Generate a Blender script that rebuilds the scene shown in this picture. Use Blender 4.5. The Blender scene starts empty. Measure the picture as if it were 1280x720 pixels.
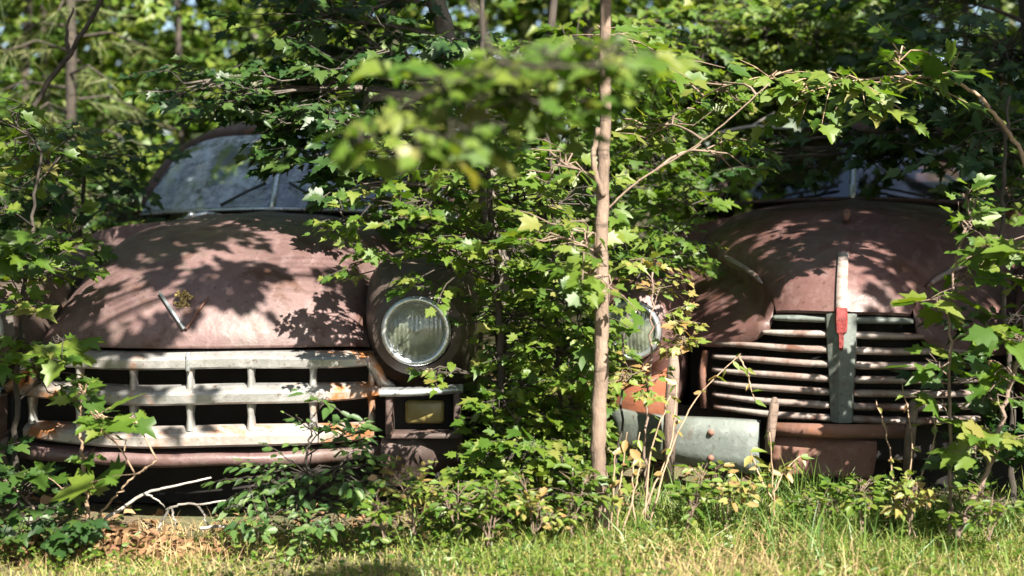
import bpy, math, random
import numpy as np
from mathutils import Vector, Matrix

random.seed(7)
rng = np.random.default_rng(11)
sc = bpy.context.scene
COL = sc.collection

# ------------------------------------------------------------------ camera geometry
FPX = 1580.0           # focal length in pixels of the 1280 px wide photograph
HCAM = 1.08            # eye height
YH = 250.0             # horizon row
def at(px, py, d):
    return Vector(((px - 640.0) / FPX * d, d, HCAM + (YH - py) / FPX * d))
SUN_AZ, SUN_EL = math.radians(27), math.radians(45)
S = Vector((math.sin(SUN_AZ) * math.cos(SUN_EL), -math.cos(SUN_AZ) * math.cos(SUN_EL), math.sin(SUN_EL)))
Sn = np.array(S)

# ------------------------------------------------------------------ object helpers
def tag(o, label=None, cat=None, group=None, kind=None):
    if label: o['label'] = label
    if cat: o['category'] = cat
    if group: o['group'] = group
    if kind: o['kind'] = kind
    return o

def empty(name, loc=(0, 0, 0), rotz=0.0):
    o = bpy.data.objects.new(name, None)
    COL.objects.link(o)
    o.location = loc
    o.rotation_euler = (0, 0, rotz)
    o.empty_display_size = 0.1
    return o

def link_mesh(name, me, mat, parent=None):
    o = bpy.data.objects.new(name, me)
    COL.objects.link(o)
    if mat is not None:
        me.materials.append(mat)
    if parent is not None:
        o.parent = parent
    return o

class MB:
    """collects verts/faces, builds ONE mesh object"""
    def __init__(self):
        self.v, self.f = [], []
    def add(self, vs, fs):
        n = len(self.v)
        self.v.extend([tuple(p) for p in vs])
        self.f.extend([tuple(i + n for i in f) for f in fs])
        return self
    def box(self, c, s, rot=None):
        hx, hy, hz = s[0] / 2, s[1] / 2, s[2] / 2
        vs = [Vector((x, y, z)) for z in (-hz, hz) for y in (-hy, hy) for x in (-hx, hx)]
        if rot is not None:
            vs = [rot @ p for p in vs]
        vs = [p + Vector(c) for p in vs]
        return self.add(vs, [(0, 2, 3, 1), (4, 5, 7, 6), (0, 1, 5, 4), (2, 6, 7, 3), (0, 4, 6, 2), (1, 3, 7, 5)])
    def tube(self, pts, radii, seg=6, flat=1.0, cap=True, up=(0, 0, 1)):
        pts = [Vector(p) for p in pts]
        if not hasattr(radii, '__len__'):
            radii = [radii] * len(pts)
        vs, fs = [], []
        U = Vector(up)
        pa = None
        for i, p in enumerate(pts):
            t = (pts[min(i + 1, len(pts) - 1)] - pts[max(i - 1, 0)])
            if t.length < 1e-9: t = Vector((0, 0, 1))
            t.normalize()
            if pa is None:
                a = t.cross(U)
                if a.length < 1e-2: a = t.cross(Vector((1, 0, 0)))
            else:
                a = pa - t * pa.dot(t)      # carry the frame along: no twist
                if a.length < 1e-3: a = t.cross(Vector((1, 0, 0)))
            a.normalize(); pa = a.copy()
            b = a.cross(t)
            r = radii[i]
            for k in range(seg):
                th = 2 * math.pi * k / seg
                vs.append(p + a * (math.cos(th) * r) + b * (math.sin(th) * r * flat))
        for i in range(len(pts) - 1):
            for k in range(seg):
                k2 = (k + 1) % seg
                fs.append((i * seg + k, i * seg + k2, (i + 1) * seg + k2, (i + 1) * seg + k))
        if cap:
            fs.append(tuple(range(seg))[::-1])
            m = (len(pts) - 1) * seg
            fs.append(tuple(range(m, m + seg)))
        return self.add(vs, fs)
    def grid(self, rows, closed=False):
        """rows: list of equal-length point lists"""
        n = len(rows[0])
        vs = [p for r in rows for p in r]
        fs = []
        m = n if closed else n - 1
        for i in range(len(rows) - 1):
            for k in range(m):
                k2 = (k + 1) % n
                fs.append((i * n + k, i * n + k2, (i + 1) * n + k2, (i + 1) * n + k))
        return self.add(vs, fs)
    def lathe(self, prof, c, axis='y', seg=28):
        """prof: (r, h) along the axis"""
        rows = []
        for r, h in prof:
            ring = []
            for k in range(seg):
                th = 2 * math.pi * k / seg
                x, z = math.cos(th) * r, math.sin(th) * r
                if axis == 'y': ring.append((c[0] + x, c[1] + h, c[2] + z))
                elif axis == 'x': ring.append((c[0] + h, c[1] + x, c[2] + z))
                else: ring.append((c[0] + x, c[1] + z, c[2] + h))
            rows.append(ring)
        return self.grid(rows, closed=True)
    def build(self, name, mat, parent=None, smooth=True, solid=0.0, bevel=0.0, sub=0):
        me = bpy.data.meshes.new(name)
        me.from_pydata(self.v, [], self.f)
        me.validate()
        import bmesh
        bm = bmesh.new(); bm.from_mesh(me)
        bmesh.ops.recalc_face_normals(bm, faces=bm.faces)
        bm.to_mesh(me); bm.free()
        if smooth:
            me.polygons.foreach_set('use_smooth', [True] * len(me.polygons))
        me.update()
        o = link_mesh(name, me, mat, parent)
        if solid:
            m = o.modifiers.new('solid', 'SOLIDIFY'); m.thickness = solid; m.offset = -1
        if bevel:
            m = o.modifiers.new('bevel', 'BEVEL'); m.width = bevel; m.segments = 2; m.limit_method = 'ANGLE'
        if sub:
            m = o.modifiers.new('sub', 'SUBSURF'); m.levels = sub; m.render_levels = sub
        return o

# ------------------------------------------------------------------ materials
def new_mat(name):
    m = bpy.data.materials.new(name)
    m.use_nodes = True
    nt = m.node_tree
    nt.nodes.clear()
    out = nt.nodes.new('ShaderNodeOutputMaterial')
    return m, nt, out

def N(nt, kind, **kw):
    n = nt.nodes.new(kind)
    for k, v in kw.items():
        if k.startswith('in_'):
            n.inputs[k[3:].replace('_', ' ')].default_value = v
        else:
            setattr(n, k, v)
    return n

def noise(nt, co, scale, detail=6, rough=0.6, dist=0.0, vec_scale=None):
    n = N(nt, 'ShaderNodeTexNoise')
    n.inputs['Scale'].default_value = scale
    n.inputs['Detail'].default_value = detail
    n.inputs['Roughness'].default_value = rough
    n.inputs['Distortion'].default_value = dist
    if vec_scale:
        mp = N(nt, 'ShaderNodeMapping')
        mp.inputs['Scale'].default_value = vec_scale
        nt.links.new(co, mp.inputs['Vector'])
        co = mp.outputs['Vector']
    nt.links.new(co, n.inputs['Vector'])
    return n.outputs['Fac']

def ramp(nt, fac, stops, interp='LINEAR'):
    r = N(nt, 'ShaderNodeValToRGB')
    cr = r.color_ramp
    cr.interpolation = interp
    while len(cr.elements) < len(stops): cr.elements.new(0.5)
    for e, (p, c) in zip(cr.elements, stops):
        e.position = p
        e.color = (c, c, c, 1) if not hasattr(c, '__len__') else (*c[:3], 1)
    nt.links.new(fac, r.inputs['Fac'])
    return r.outputs['Color']

def mix(nt, fac, a, b, mode='MIX'):
    m = N(nt, 'ShaderNodeMix', data_type='RGBA', blend_type=mode)
    for sock, val in ((m.inputs[0], fac), (m.inputs[6], a), (m.inputs[7], b)):
        if hasattr(val, 'is_linked') or isinstance(val, bpy.types.NodeSocket):
            nt.links.new(val, sock)
        elif hasattr(val, '__len__'):
            sock.default_value = (*val[:3], 1)
        else:
            sock.default_value = val
    return m.outputs[2]

def bump(nt, h, strength, dist=0.01):
    b = N(nt, 'ShaderNodeBump')
    b.inputs['Strength'].default_value = strength
    b.inputs['Distance'].default_value = dist
    nt.links.new(h, b.inputs['Height'])
    return b.outputs['Normal']

def worn_paint(name, base, base2, rust, scuff, rust_amt=0.5, rough=(0.38, 0.75), metal=0.0, spots=True, stain=None, end_rust=0.0):
    """old paint / plated metal with rust blooms, scuffs, streaks and pitting"""
    m, nt, out = new_mat(name)
    co = N(nt, 'ShaderNodeTexCoord').outputs['Object']
    p = N(nt, 'ShaderNodeBsdfPrincipled')
    big = noise(nt, co, 2.2, 5, 0.6)
    med = noise(nt, co, 8.0, 8, 0.65, 0.4)
    fine = noise(nt, co, 55.0, 4, 0.6)
    streak = noise(nt, co, 9.0, 5, 0.6, 0.0, (3.0, 0.5, 3.0))
    c = mix(nt, ramp(nt, big, [(0.35, 0.0), (0.65, 1.0)]), base, base2)
    c = mix(nt, ramp(nt, streak, [(0.52, 0.0), (0.75, 0.55)]), c, scuff)
    if stain:
        sn = noise(nt, co, 3.4, 6, 0.65, 0.8)
        c = mix(nt, ramp(nt, sn, [(0.50, 0.0), (0.66, 0.75)]), c, stain)
    rsrc = med
    if end_rust:
        sx = N(nt, 'ShaderNodeSeparateXYZ'); nt.links.new(co, sx.inputs[0])
        ab_ = N(nt, 'ShaderNodeMath', operation='ABSOLUTE'); nt.links.new(sx.outputs[0], ab_.inputs[0])
        mr = N(nt, 'ShaderNodeMapRange'); nt.links.new(ab_.outputs[0], mr.inputs['Value'])
        mr.inputs['From Min'].default_value = 0.36; mr.inputs['From Max'].default_value = 0.62
        mr.inputs['To Min'].default_value = 0.0; mr.inputs['To Max'].default_value = end_rust
        sm = N(nt, 'ShaderNodeMath', operation='ADD'); nt.links.new(med, sm.inputs[0]); nt.links.new(mr.outputs[0], sm.inputs[1])
        rsrc = sm.outputs[0]
    rmask = ramp(nt, rsrc, [(rust_amt, 0.0), (rust_amt + 0.13, 1.0)])
    c = mix(nt, rmask, c, rust)
    dark = tuple(x * 0.45 for x in rust)
    c = mix(nt, ramp(nt, fine, [(0.60, 0.0), (0.72, 0.75 if spots else 0.2)]), c, dark)
    nt.links.new(c, p.inputs['Base Color'])
    rr = N(nt, 'ShaderNodeMapRange')
    nt.links.new(med, rr.inputs['Value'])
    rr.inputs['From Min'].default_value = 0.35; rr.inputs['From Max'].default_value = 0.65
    rr.inputs['To Min'].default_value = rough[0]; rr.inputs['To Max'].default_value = rough[1]
    nt.links.new(rr.outputs['Result'], p.inputs['Roughness'])
    if metal:
        mm = N(nt, 'ShaderNodeMath', operation='MULTIPLY_ADD')
        nt.links.new(rmask, mm.inputs[0]); mm.inputs[1].default_value = -metal; mm.inputs[2].default_value = metal
        nt.links.new(mm.outputs[0], p.inputs['Metallic'])
    hs = N(nt, 'ShaderNodeMath', operation='ADD')
    nt.links.new(fine, hs.inputs[0]); nt.links.new(med, hs.inputs[1])
    b1 = N(nt, 'ShaderNodeBump'); b1.inputs['Strength'].default_value = 0.35; b1.inputs['Distance'].default_value = 0.03
    nt.links.new(noise(nt, co, 4.5, 2, 0.5), b1.inputs['Height'])
    b2 = N(nt, 'ShaderNodeBump'); b2.inputs['Strength'].default_value = 0.3; b2.inputs['Distance'].default_value = 0.006
    nt.links.new(hs.outputs[0], b2.inputs['Height']); nt.links.new(b1.outputs[0], b2.inputs['Normal'])
    nt.links.new(b2.outputs[0], p.inputs['Normal'])
    nt.links.new(p.outputs[0], out.inputs['Surface'])
    return m

def plain(name, col, rough=0.8, metal=0.0, var=0.35, scale=12.0):
    m, nt, out = new_mat(name)
    co = N(nt, 'ShaderNodeTexCoord').outputs['Object']
    p = N(nt, 'ShaderNodeBsdfPrincipled')
    n = noise(nt, co, scale, 6, 0.65)
    lo = tuple(x * (1 - var) for x in col); hi = tuple(min(1, x * (1 + var)) for x in col)
    nt.links.new(ramp(nt, n, [(0.3, lo), (0.7, hi)]), p.inputs['Base Color'])
    p.inputs['Roughness'].default_value = rough
    p.inputs['Metallic'].default_value = metal
    nt.links.new(bump(nt, n, 0.3, 0.01), p.inputs['Normal'])
    nt.links.new(p.outputs[0], out.inputs['Surface'])
    return m

def leaf_mat(name, stops, trans=0.43, rough=0.48, spec=0.5, patch=None):
    """each leaf (mesh island) takes its own tone"""
    m, nt, out = new_mat(name)
    g = N(nt, 'ShaderNodeNewGeometry')
    co = N(nt, 'ShaderNodeTexCoord').outputs['Object']
    c = ramp(nt, g.outputs['Random Per Island'], stops)
    if patch:
        pn = noise(nt, co, patch[0], 4, 0.6)
        c = mix(nt, ramp(nt, pn, [(0.42, 0.0), (0.6, 0.75)]), c, patch[1])
    n = noise(nt, co, 60.0, 3, 0.6)
    c = mix(nt, 0.35, c, mix(nt, n, (0.35, 0.35, 0.35), (1.0, 1.0, 0.9)), 'MULTIPLY')
    p = N(nt, 'ShaderNodeBsdfPrincipled')
    nt.links.new(c, p.inputs['Base Color'])
    p.inputs['Roughness'].default_value = rough
    p.inputs['Specular IOR Level'].default_value = spec
    t = N(nt, 'ShaderNodeBsdfTranslucent')
    tc = mix(nt, 1.0, c, (1.25, 1.35, 0.5), 'MULTIPLY')
    nt.links.new(tc, t.inputs['Color'])
    ms = N(nt, 'ShaderNodeMixShader')
    ms.inputs[0].default_value = trans
    nt.links.new(p.outputs[0], ms.inputs[1]); nt.links.new(t.outputs[0], ms.inputs[2])
    nt.links.new(ms.outputs[0], out.inputs['Surface'])
    return m

def bark_mat(name, a, b, scale=20):
    m, nt, out = new_mat(name)
    co = N(nt, 'ShaderNodeTexCoord').outputs['Object']
    p = N(nt, 'ShaderNodeBsdfPrincipled')
    n = noise(nt, co, scale, 7, 0.7, 0.3, (2.0, 2.0, 0.6))
    n2 = noise(nt, co, 6, 4, 0.6)
    c = mix(nt, ramp(nt, n2, [(0.4, 0.0), (0.65, 0.7)]), ramp(nt, n, [(0.3, a), (0.7, b)]), tuple(x * 1.5 for x in b))
    n3 = noise(nt, co, 14, 5, 0.7, 0.2, (0.5, 0.5, 2.2))
    c = mix(nt, ramp(nt, n3, [(0.56, 0.0), (0.68, 0.8)]), c, tuple(x * 0.4 for x in a))
    nt.links.new(c, p.inputs['Base Color'])
    p.inputs['Roughness'].default_value = 0.9
    nt.links.new(bump(nt, n, 0.8, 0.01), p.inputs['Normal'])
    nt.links.new(p.outputs[0], out.inputs['Surface'])
    return m

def glass_mat(name, dust_sheen_col, dust=(0.42, 0.62), dust_max=0.75, tint=(0.75, 0.8, 0.82), rough=0.06, flutes=False):
    m, nt, out = new_mat(name)
    co = N(nt, 'ShaderNodeTexCoord').outputs['Object']
    tr = N(nt, 'ShaderNodeBsdfTransparent'); tr.inputs[0].default_value = (*tint, 1)
    gl = N(nt, 'ShaderNodeBsdfGlossy'); gl.inputs['Roughness'].default_value = rough
    gl.inputs['Color'].default_value = (0.9, 0.95, 1, 1)
    lw = N(nt, 'ShaderNodeFresnel'); lw.inputs['IOR'].default_value = 2.0
    m1 = N(nt, 'ShaderNodeMixShader')
    nt.links.new(lw.outputs[0], m1.inputs[0]); nt.links.new(tr.outputs[0], m1.inputs[1]); nt.links.new(gl.outputs[0], m1.inputs[2])
    di = N(nt, 'ShaderNodeBsdfDiffuse')
    if flutes:
        wv = N(nt, 'ShaderNodeTexWave'); wv.bands_direction = 'X'; wv.inputs['Scale'].default_value = 22
        nt.links.new(co, wv.inputs['Vector'])
        bn = bump(nt, wv.outputs['Fac'], 0.4, 0.004)
        nt.links.new(bn, gl.inputs['Normal']); nt.links.new(bn, di.inputs['Normal'])
    n = noise(nt, co, 5.0, 8, 0.7, 0.6)
    n2 = noise(nt, co, 26.0, 5, 0.7)
    ad = N(nt, 'ShaderNodeMath', operation='MULTIPLY_ADD')
    nt.links.new(n2, ad.inputs[0]); ad.inputs[1].default_value = 0.35
    nt.links.new(n, ad.inputs[2])
    nt.links.new(ramp(nt, n2, [(0.3, tuple(x * 0.7 for x in dust_sheen_col)), (0.7, dust_sheen_col)]), di.inputs['Color'])  # dust layer; on the left windshield it also paints the sky sheen
    fac = ramp(nt, ad.outputs[0], [(dust[0] + 0.17, 0.06), (dust[1] + 0.17, dust_max)])
    m2 = N(nt, 'ShaderNodeMixShader')
    nt.links.new(fac, m2.inputs[0]); nt.links.new(m1.outputs[0], m2.inputs[1]); nt.links.new(di.outputs[0], m2.inputs[2])
    nt.links.new(m2.outputs[0], out.inputs['Surface'])
    return m

M = {}
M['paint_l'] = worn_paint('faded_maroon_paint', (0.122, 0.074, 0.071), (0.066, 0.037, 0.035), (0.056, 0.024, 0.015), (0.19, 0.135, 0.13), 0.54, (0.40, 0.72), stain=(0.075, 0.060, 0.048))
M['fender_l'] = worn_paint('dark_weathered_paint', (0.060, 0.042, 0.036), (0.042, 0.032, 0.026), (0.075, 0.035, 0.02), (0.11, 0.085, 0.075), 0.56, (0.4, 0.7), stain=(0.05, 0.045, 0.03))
M['paint_r'] = worn_paint('rusty_oxide_paint', (0.112, 0.057, 0.052), (0.060, 0.028, 0.025), (0.064, 0.025, 0.015), (0.18, 0.12, 0.112), 0.53, (0.36, 0.72), stain=(0.065, 0.040, 0.032))
M['rust'] = worn_paint('raw_rust', (0.15, 0.070, 0.050), (0.10, 0.05, 0.036), (0.19, 0.075, 0.03), (0.20, 0.125, 0.105), 0.55, (0.7, 0.95))
M['rust_orange'] = worn_paint('orange_rust', (0.20, 0.058, 0.024), (0.15, 0.05, 0.022), (0.09, 0.034, 0.018), (0.2, 0.10, 0.06), 0.58, (0.75, 0.95))
M['chrome_worn'] = worn_paint('worn_plating', (0.40, 0.39, 0.375), (0.23, 0.23, 0.225), (0.22, 0.09, 0.03), (0.50, 0.49, 0.48), 0.575, (0.24, 0.6), 0.55, stain=(0.17, 0.145, 0.13), end_rust=0.17)
M['chrome_rusty'] = worn_paint('rusted_plating', (0.36, 0.33, 0.31), (0.22, 0.20, 0.18), (0.20, 0.08, 0.028), (0.42, 0.40, 0.38), 0.535, (0.35, 0.75), 0.35, stain=(0.15, 0.10, 0.075), end_rust=0.16)
M['bar_r'] = worn_paint('peeling_grille_paint', (0.27, 0.235, 0.215), (0.17, 0.115, 0.098), (0.10, 0.044, 0.03), (0.36, 0.33, 0.31), 0.505, (0.4, 0.7), 0.1)
M['chrome'] = worn_paint('dull_chrome', (0.55, 0.57, 0.60), (0.42, 0.44, 0.45), (0.30, 0.22, 0.16), (0.78, 0.8, 0.8), 0.68, (0.18, 0.4), 0.8)
M['grey_plank'] = worn_paint('weathered_silver_paint', (0.13, 0.147, 0.137), (0.08, 0.092, 0.083), (0.075, 0.05, 0.035), (0.25, 0.27, 0.255), 0.55, (0.5, 0.8), 0.15, stain=(0.085, 0.095, 0.07))
M['dark_rust'] = worn_paint('dark_rust', (0.07, 0.04, 0.032), (0.045, 0.03, 0.026), (0.16, 0.07, 0.04), (0.14, 0.10, 0.09), 0.58, (0.6, 0.9))
M['black'] = plain('shade_black', (0.012, 0.010, 0.009), 0.95)  # black put in for the shade behind grilles and under cars
M['interior'] = plain('dusty_upholstery', (0.06, 0.05, 0.042), 0.95)
M['rubber'] = plain('cracked_rubber', (0.02, 0.02, 0.02), 0.8)
M['red'] = plain('red_enamel', (0.17, 0.026, 0.025), 0.55, 0.0, 0.6, 70)
M['gold'] = plain('tarnished_gold', (0.34, 0.24, 0.10), 0.45, 0.5, 0.5, 60)
M['glass_l'] = glass_mat('dusty_sky_sheen_glass', (0.46, 0.52, 0.62), (0.38, 0.60), 0.88, rough=0.08)  # bluish dust, with the sky reflection put into its colour
M['glass_r'] = glass_mat('dark_windshield_glass', (0.07, 0.08, 0.06), (0.5, 0.75), 0.5)
M['lens'] = glass_mat('clouded_headlight_glass', (0.34, 0.38, 0.28), (0.42, 0.72), 0.5, (0.9, 0.92, 0.88), 0.12, flutes=True)
M['reflector'] = worn_paint('tarnished_reflector', (0.62, 0.62, 0.57), (0.42, 0.44, 0.36), (0.25, 0.22, 0.14), (0.7, 0.7, 0.66), 0.6, (0.2, 0.5), 0.75)
M['amber'] = plain('clouded_amber_lens', (0.16, 0.13, 0.045), 0.35)
M['wood_grey'] = bark_mat('weathered_grey_wood', (0.08, 0.055, 0.042), (0.17, 0.12, 0.095), 26)
M['bark_sapling'] = bark_mat('smooth_brown_bark', (0.085, 0.056, 0.041), (0.18, 0.128, 0.096), 30)
M['bark_grey'] = bark_mat('grey_bark', (0.04, 0.034, 0.028), (0.12, 0.10, 0.085), 16)
M['bark_dark'] = bark_mat('dark_bark', (0.014, 0.011, 0.009), (0.045, 0.035, 0.027), 16)
M['bark_pale'] = bark_mat('pale_bark', (0.30, 0.27, 0.23), (0.5, 0.46, 0.4), 12)
M['dry_stem'] = bark_mat('dry_stem', (0.17, 0.105, 0.065), (0.30, 0.21, 0.14), 30)
M['twig_pale'] = bark_mat('bleached_twig', (0.18, 0.155, 0.135), (0.32, 0.29, 0.26), 30)
G = lambda *s: [(i / (len(s) - 1), c) for i, c in enumerate(s)]
M['leaf_bright'] = leaf_mat('sunlit_maple_leaf', [(0, (0.042, 0.095, 0.010)), (.3, (0.068, 0.128, 0.013)), (.6, (0.098, 0.156, 0.018)), (.93, (0.140, 0.178, 0.028)), (.985, (0.185, 0.195, 0.05)), (1, (0.19, 0.15, 0.04))])  # paler leaf copy with sunlight put into its colour
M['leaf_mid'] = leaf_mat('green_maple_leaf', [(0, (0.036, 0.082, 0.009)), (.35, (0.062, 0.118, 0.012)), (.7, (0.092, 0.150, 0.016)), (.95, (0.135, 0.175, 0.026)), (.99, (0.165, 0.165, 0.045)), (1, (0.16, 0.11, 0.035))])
M['leaf_shaded'] = leaf_mat('shaded_green_leaf', G((0.012, 0.040, 0.008), (0.022, 0.058, 0.010), (0.036, 0.076, 0.013), (0.058, 0.098, 0.018)), 0.3)  # darker leaf copy for shaded plants, shade put into its colour
M['leaf_far'] = leaf_mat('woodland_leaf', G((0.042, 0.095, 0.012), (0.070, 0.130, 0.016), (0.105, 0.158, 0.02), (0.155, 0.178, 0.03)), 0.4, 0.5)
M['leaf_small'] = leaf_mat('shrub_leaf', G((0.028, 0.075, 0.02), (0.05, 0.11, 0.026), (0.085, 0.15, 0.036), (0.12, 0.18, 0.05)))
M['leaf_dry'] = leaf_mat('dead_leaf', G((0.10, 0.055, 0.03), (0.20, 0.11, 0.055), (0.30, 0.19, 0.10), (0.17, 0.08, 0.05)), 0.15, 0.8, 0.2)
M['leaf_mixed'] = leaf_mat('yellowing_leaf', G((0.10, 0.16, 0.03), (0.16, 0.20, 0.04), (0.22, 0.20, 0.06), (0.26, 0.15, 0.06)), 0.35)
M['needle'] = leaf_mat('pine_needle', G((0.05, 0.08, 0.022), (0.085, 0.11, 0.03), (0.13, 0.13, 0.045)), 0.15, 0.6)
M['grass'] = leaf_mat('grass_blade', G((0.11, 0.165, 0.03), (0.165, 0.215, 0.042), (0.23, 0.26, 0.06), (0.31, 0.30, 0.10), (0.44, 0.38, 0.18)), 0.3, 0.5, 0.4, patch=(4.5, (0.18, 0.23, 0.042)))
M['grass_green'] = leaf_mat('fresh_grass_blade', G((0.05, 0.11, 0.022), (0.085, 0.16, 0.03), (0.13, 0.2, 0.04), (0.2, 0.22, 0.06)), 0.3, 0.45, 0.45)
M['straw'] = leaf_mat('straw', G((0.30, 0.22, 0.11), (0.40, 0.31, 0.16), (0.24, 0.15, 0.08)), 0.15, 0.7, 0.3)

# ------------------------------------------------------------------ ground
def ground_mat():
    m, nt, out = new_mat('leaf_litter_soil')
    co = N(nt, 'ShaderNodeTexCoord').outputs['Object']
    p = N(nt, 'ShaderNodeBsdfPrincipled')
    a = noise(nt, co, 1.3, 5, 0.6); b = noise(nt, co, 40, 6, 0.7); d = noise(nt, co, 9, 5, 0.6)
    c = mix(nt, ramp(nt, b, [(0.35, 0.0), (0.65, 1.0)]), (0.055, 0.038, 0.024), (0.17, 0.115, 0.066))
    c = mix(nt, ramp(nt, a, [(0.42, 0.0), (0.6, 0.7)]), c, (0.06, 0.085, 0.022))
    c = mix(nt, ramp(nt, d, [(0.55, 0.0), (0.75, 0.6)]), c, (0.22, 0.16, 0.085))
    nt.links.new(c, p.inputs['Base Color'])
    p.inputs['Roughness'].default_value = 0.95
    nt.links.new(bump(nt, b, 0.8, 0.03), p.inputs['Normal'])
    nt.links.new(p.outputs[0], out.inputs['Surface'])
    return m

def gz(x, y):
    """ground height: soft hummocks near the cars"""
    w = np.exp(-((np.asarray(y) - 3.5) / 6.0) ** 2)
    return w * (0.018 * np.sin(2.3 * np.asarray(x) + 0.6) + 0.014 * np.sin(3.9 * np.asarray(y) + 1.2 * np.asarray(x)))

xs = np.concatenate([[-400, -150, -60, -25, -12], np.linspace(-6, 6, 49), [12, 25, 60, 150, 400]])
ys = np.concatenate([[-400, -150, -60, -25, -10, -4], np.linspace(-1, 9, 41), [12, 16, 25, 60, 150, 400]])
gb = MB()
gb.grid([[(x, y, float(gz(x, y))) for x in xs] for y in ys])
go = gb.build('ground', ground_mat())
tag(go, 'woodland ground of soil and leaf litter under the cars', 'ground', kind='structure')

# ------------------------------------------------------------------ foliage generators
MAPLE = np.array([(0, 0), (0.17, -0.06), (0.40, -0.02), (0.34, 0.17), (0.60, 0.36), (0.40, 0.47), (0.46, 0.66), (0.22, 0.60), (0.17, 0.80),
                  (0, 1.08), (-0.17, 0.80), (-0.22, 0.60), (-0.46, 0.66), (-0.40, 0.47), (-0.60, 0.36), (-0.34, 0.17), (-0.40, -0.02), (-0.17, -0.06), (0, 0.33)])
MAPLE_F = [(i, (i + 1) % 18, 18) for i in range(18)]
OVAL = np.array([(0, 0), (0.24, 0.22), (0.28, 0.52), (0.13, 0.82), (0, 1.0), (-0.13, 0.82), (-0.28, 0.52), (-0.24, 0.22)])
OVAL_F = [(0, 1, 2, 3, 4), (0, 4, 5, 6, 7)]
STAR = np.array([(0, 0), (0.5, 0.25), (0.25, 0.5), (0.0, 1.0), (-0.25, 0.5), (-0.5, 0.25)])
STAR_F = [(0, 1, 2, 3), (0, 3, 4, 5)]
SHAPES = {'maple': (MAPLE, MAPLE_F, 0.30), 'oval': (OVAL, OVAL_F, 0.35), 'star': (STAR, STAR_F, 0.30)}

def unit(a):
    return a / np.maximum(np.linalg.norm(a, axis=-1, keepdims=True), 1e-9)

def raw_mesh(name, verts, faces_flat, sizes):
    me = bpy.data.meshes.new(name)
    me.vertices.add(len(verts)); me.vertices.foreach_set('co', verts.astype(np.float32).ravel())
    me.loops.add(len(faces_flat)); me.loops.foreach_set('vertex_index', faces_flat.astype(np.int32))
    st = np.concatenate([[0], np.cumsum(sizes)[:-1]]).astype(np.int32)
    me.polygons.add(len(sizes)); me.polygons.foreach_set('loop_start', st)
    me.update(calc_edges=True)
    return me

def leaf_mesh(name, pos, tip, nor, size, shape, curl=None):
    out, F, fold = SHAPES[shape]
    n = len(pos)
    tip = unit(tip)
    side = unit(np.cross(tip, nor)); nor = np.cross(side, tip)
    k = len(out)
    x = out[:, 0][None, :, None]; y = out[:, 1][None, :, None]
    wob = rng.uniform(0.62, 1.12, (n, 1, 1))
    f = rng.uniform(-0.1, fold * 1.5, (n, 1, 1)); dr = rng.uniform(-0.15, 0.75, (n, 1, 1))
    z = np.abs(x) * f - (y ** 2) * dr * 0.6
    jit = 1 + rng.normal(0, 0.10, (n, k, 1))
    V = pos[:, None, :] + size[:, None, None] * (side[:, None, :] * x * wob * jit + tip[:, None, :] * y * jit + nor[:, None, :] * z)
    base = (np.arange(n) * k)[:, None]
    ff, sz = [], []
    flat = np.concatenate([np.array(q) for q in F])
    per = np.array([len(q) for q in F])
    faces = (base + flat[None, :]).ravel()
    sizes = np.tile(per, n)
    return raw_mesh(name, V.reshape(-1, 3), faces, sizes)

def bez(p0, p1, sag=0.0, n=6, side=0.0):
    p0, p1 = Vector(p0), Vector(p1)
    d = p1 - p0
    perp = Vector((-d.y, d.x, 0))
    if perp.length > 1e-6: perp.normalize()
    mid = (p0 + p1) / 2 + Vector((0, 0, sag)) + perp * side
    return [p0 * (1 - t) ** 2 + mid * 2 * t * (1 - t) + p1 * t * t for t in [i / (n - 1) for i in range(n)]]

def wiggle(pts, amp, n=10):
    """resample a polyline smoothly and add small bends"""
    P = [Vector(p) for p in pts]
    out = []
    m = (len(P) - 1) * n
    for i in range(m + 1):
        s = i / n; k = min(int(s), len(P) - 2); t = s - k
        a, b = P[k], P[k + 1]
        pm = P[k - 1] if k > 0 else a - (b - a); pn = P[k + 2] if k + 2 < len(P) else b + (b - a)
        q = 0.5 * ((2 * a) + (b - pm) * t + (2 * pm - 5 * a + 4 * b - pn) * t * t + (3 * a - pm - 3 * b + pn) * t ** 3)
        w = amp if 0 < i < m else 0
        out.append(q + Vector((random.gauss(0, w), random.gauss(0, w), 0)))
    return out

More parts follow.
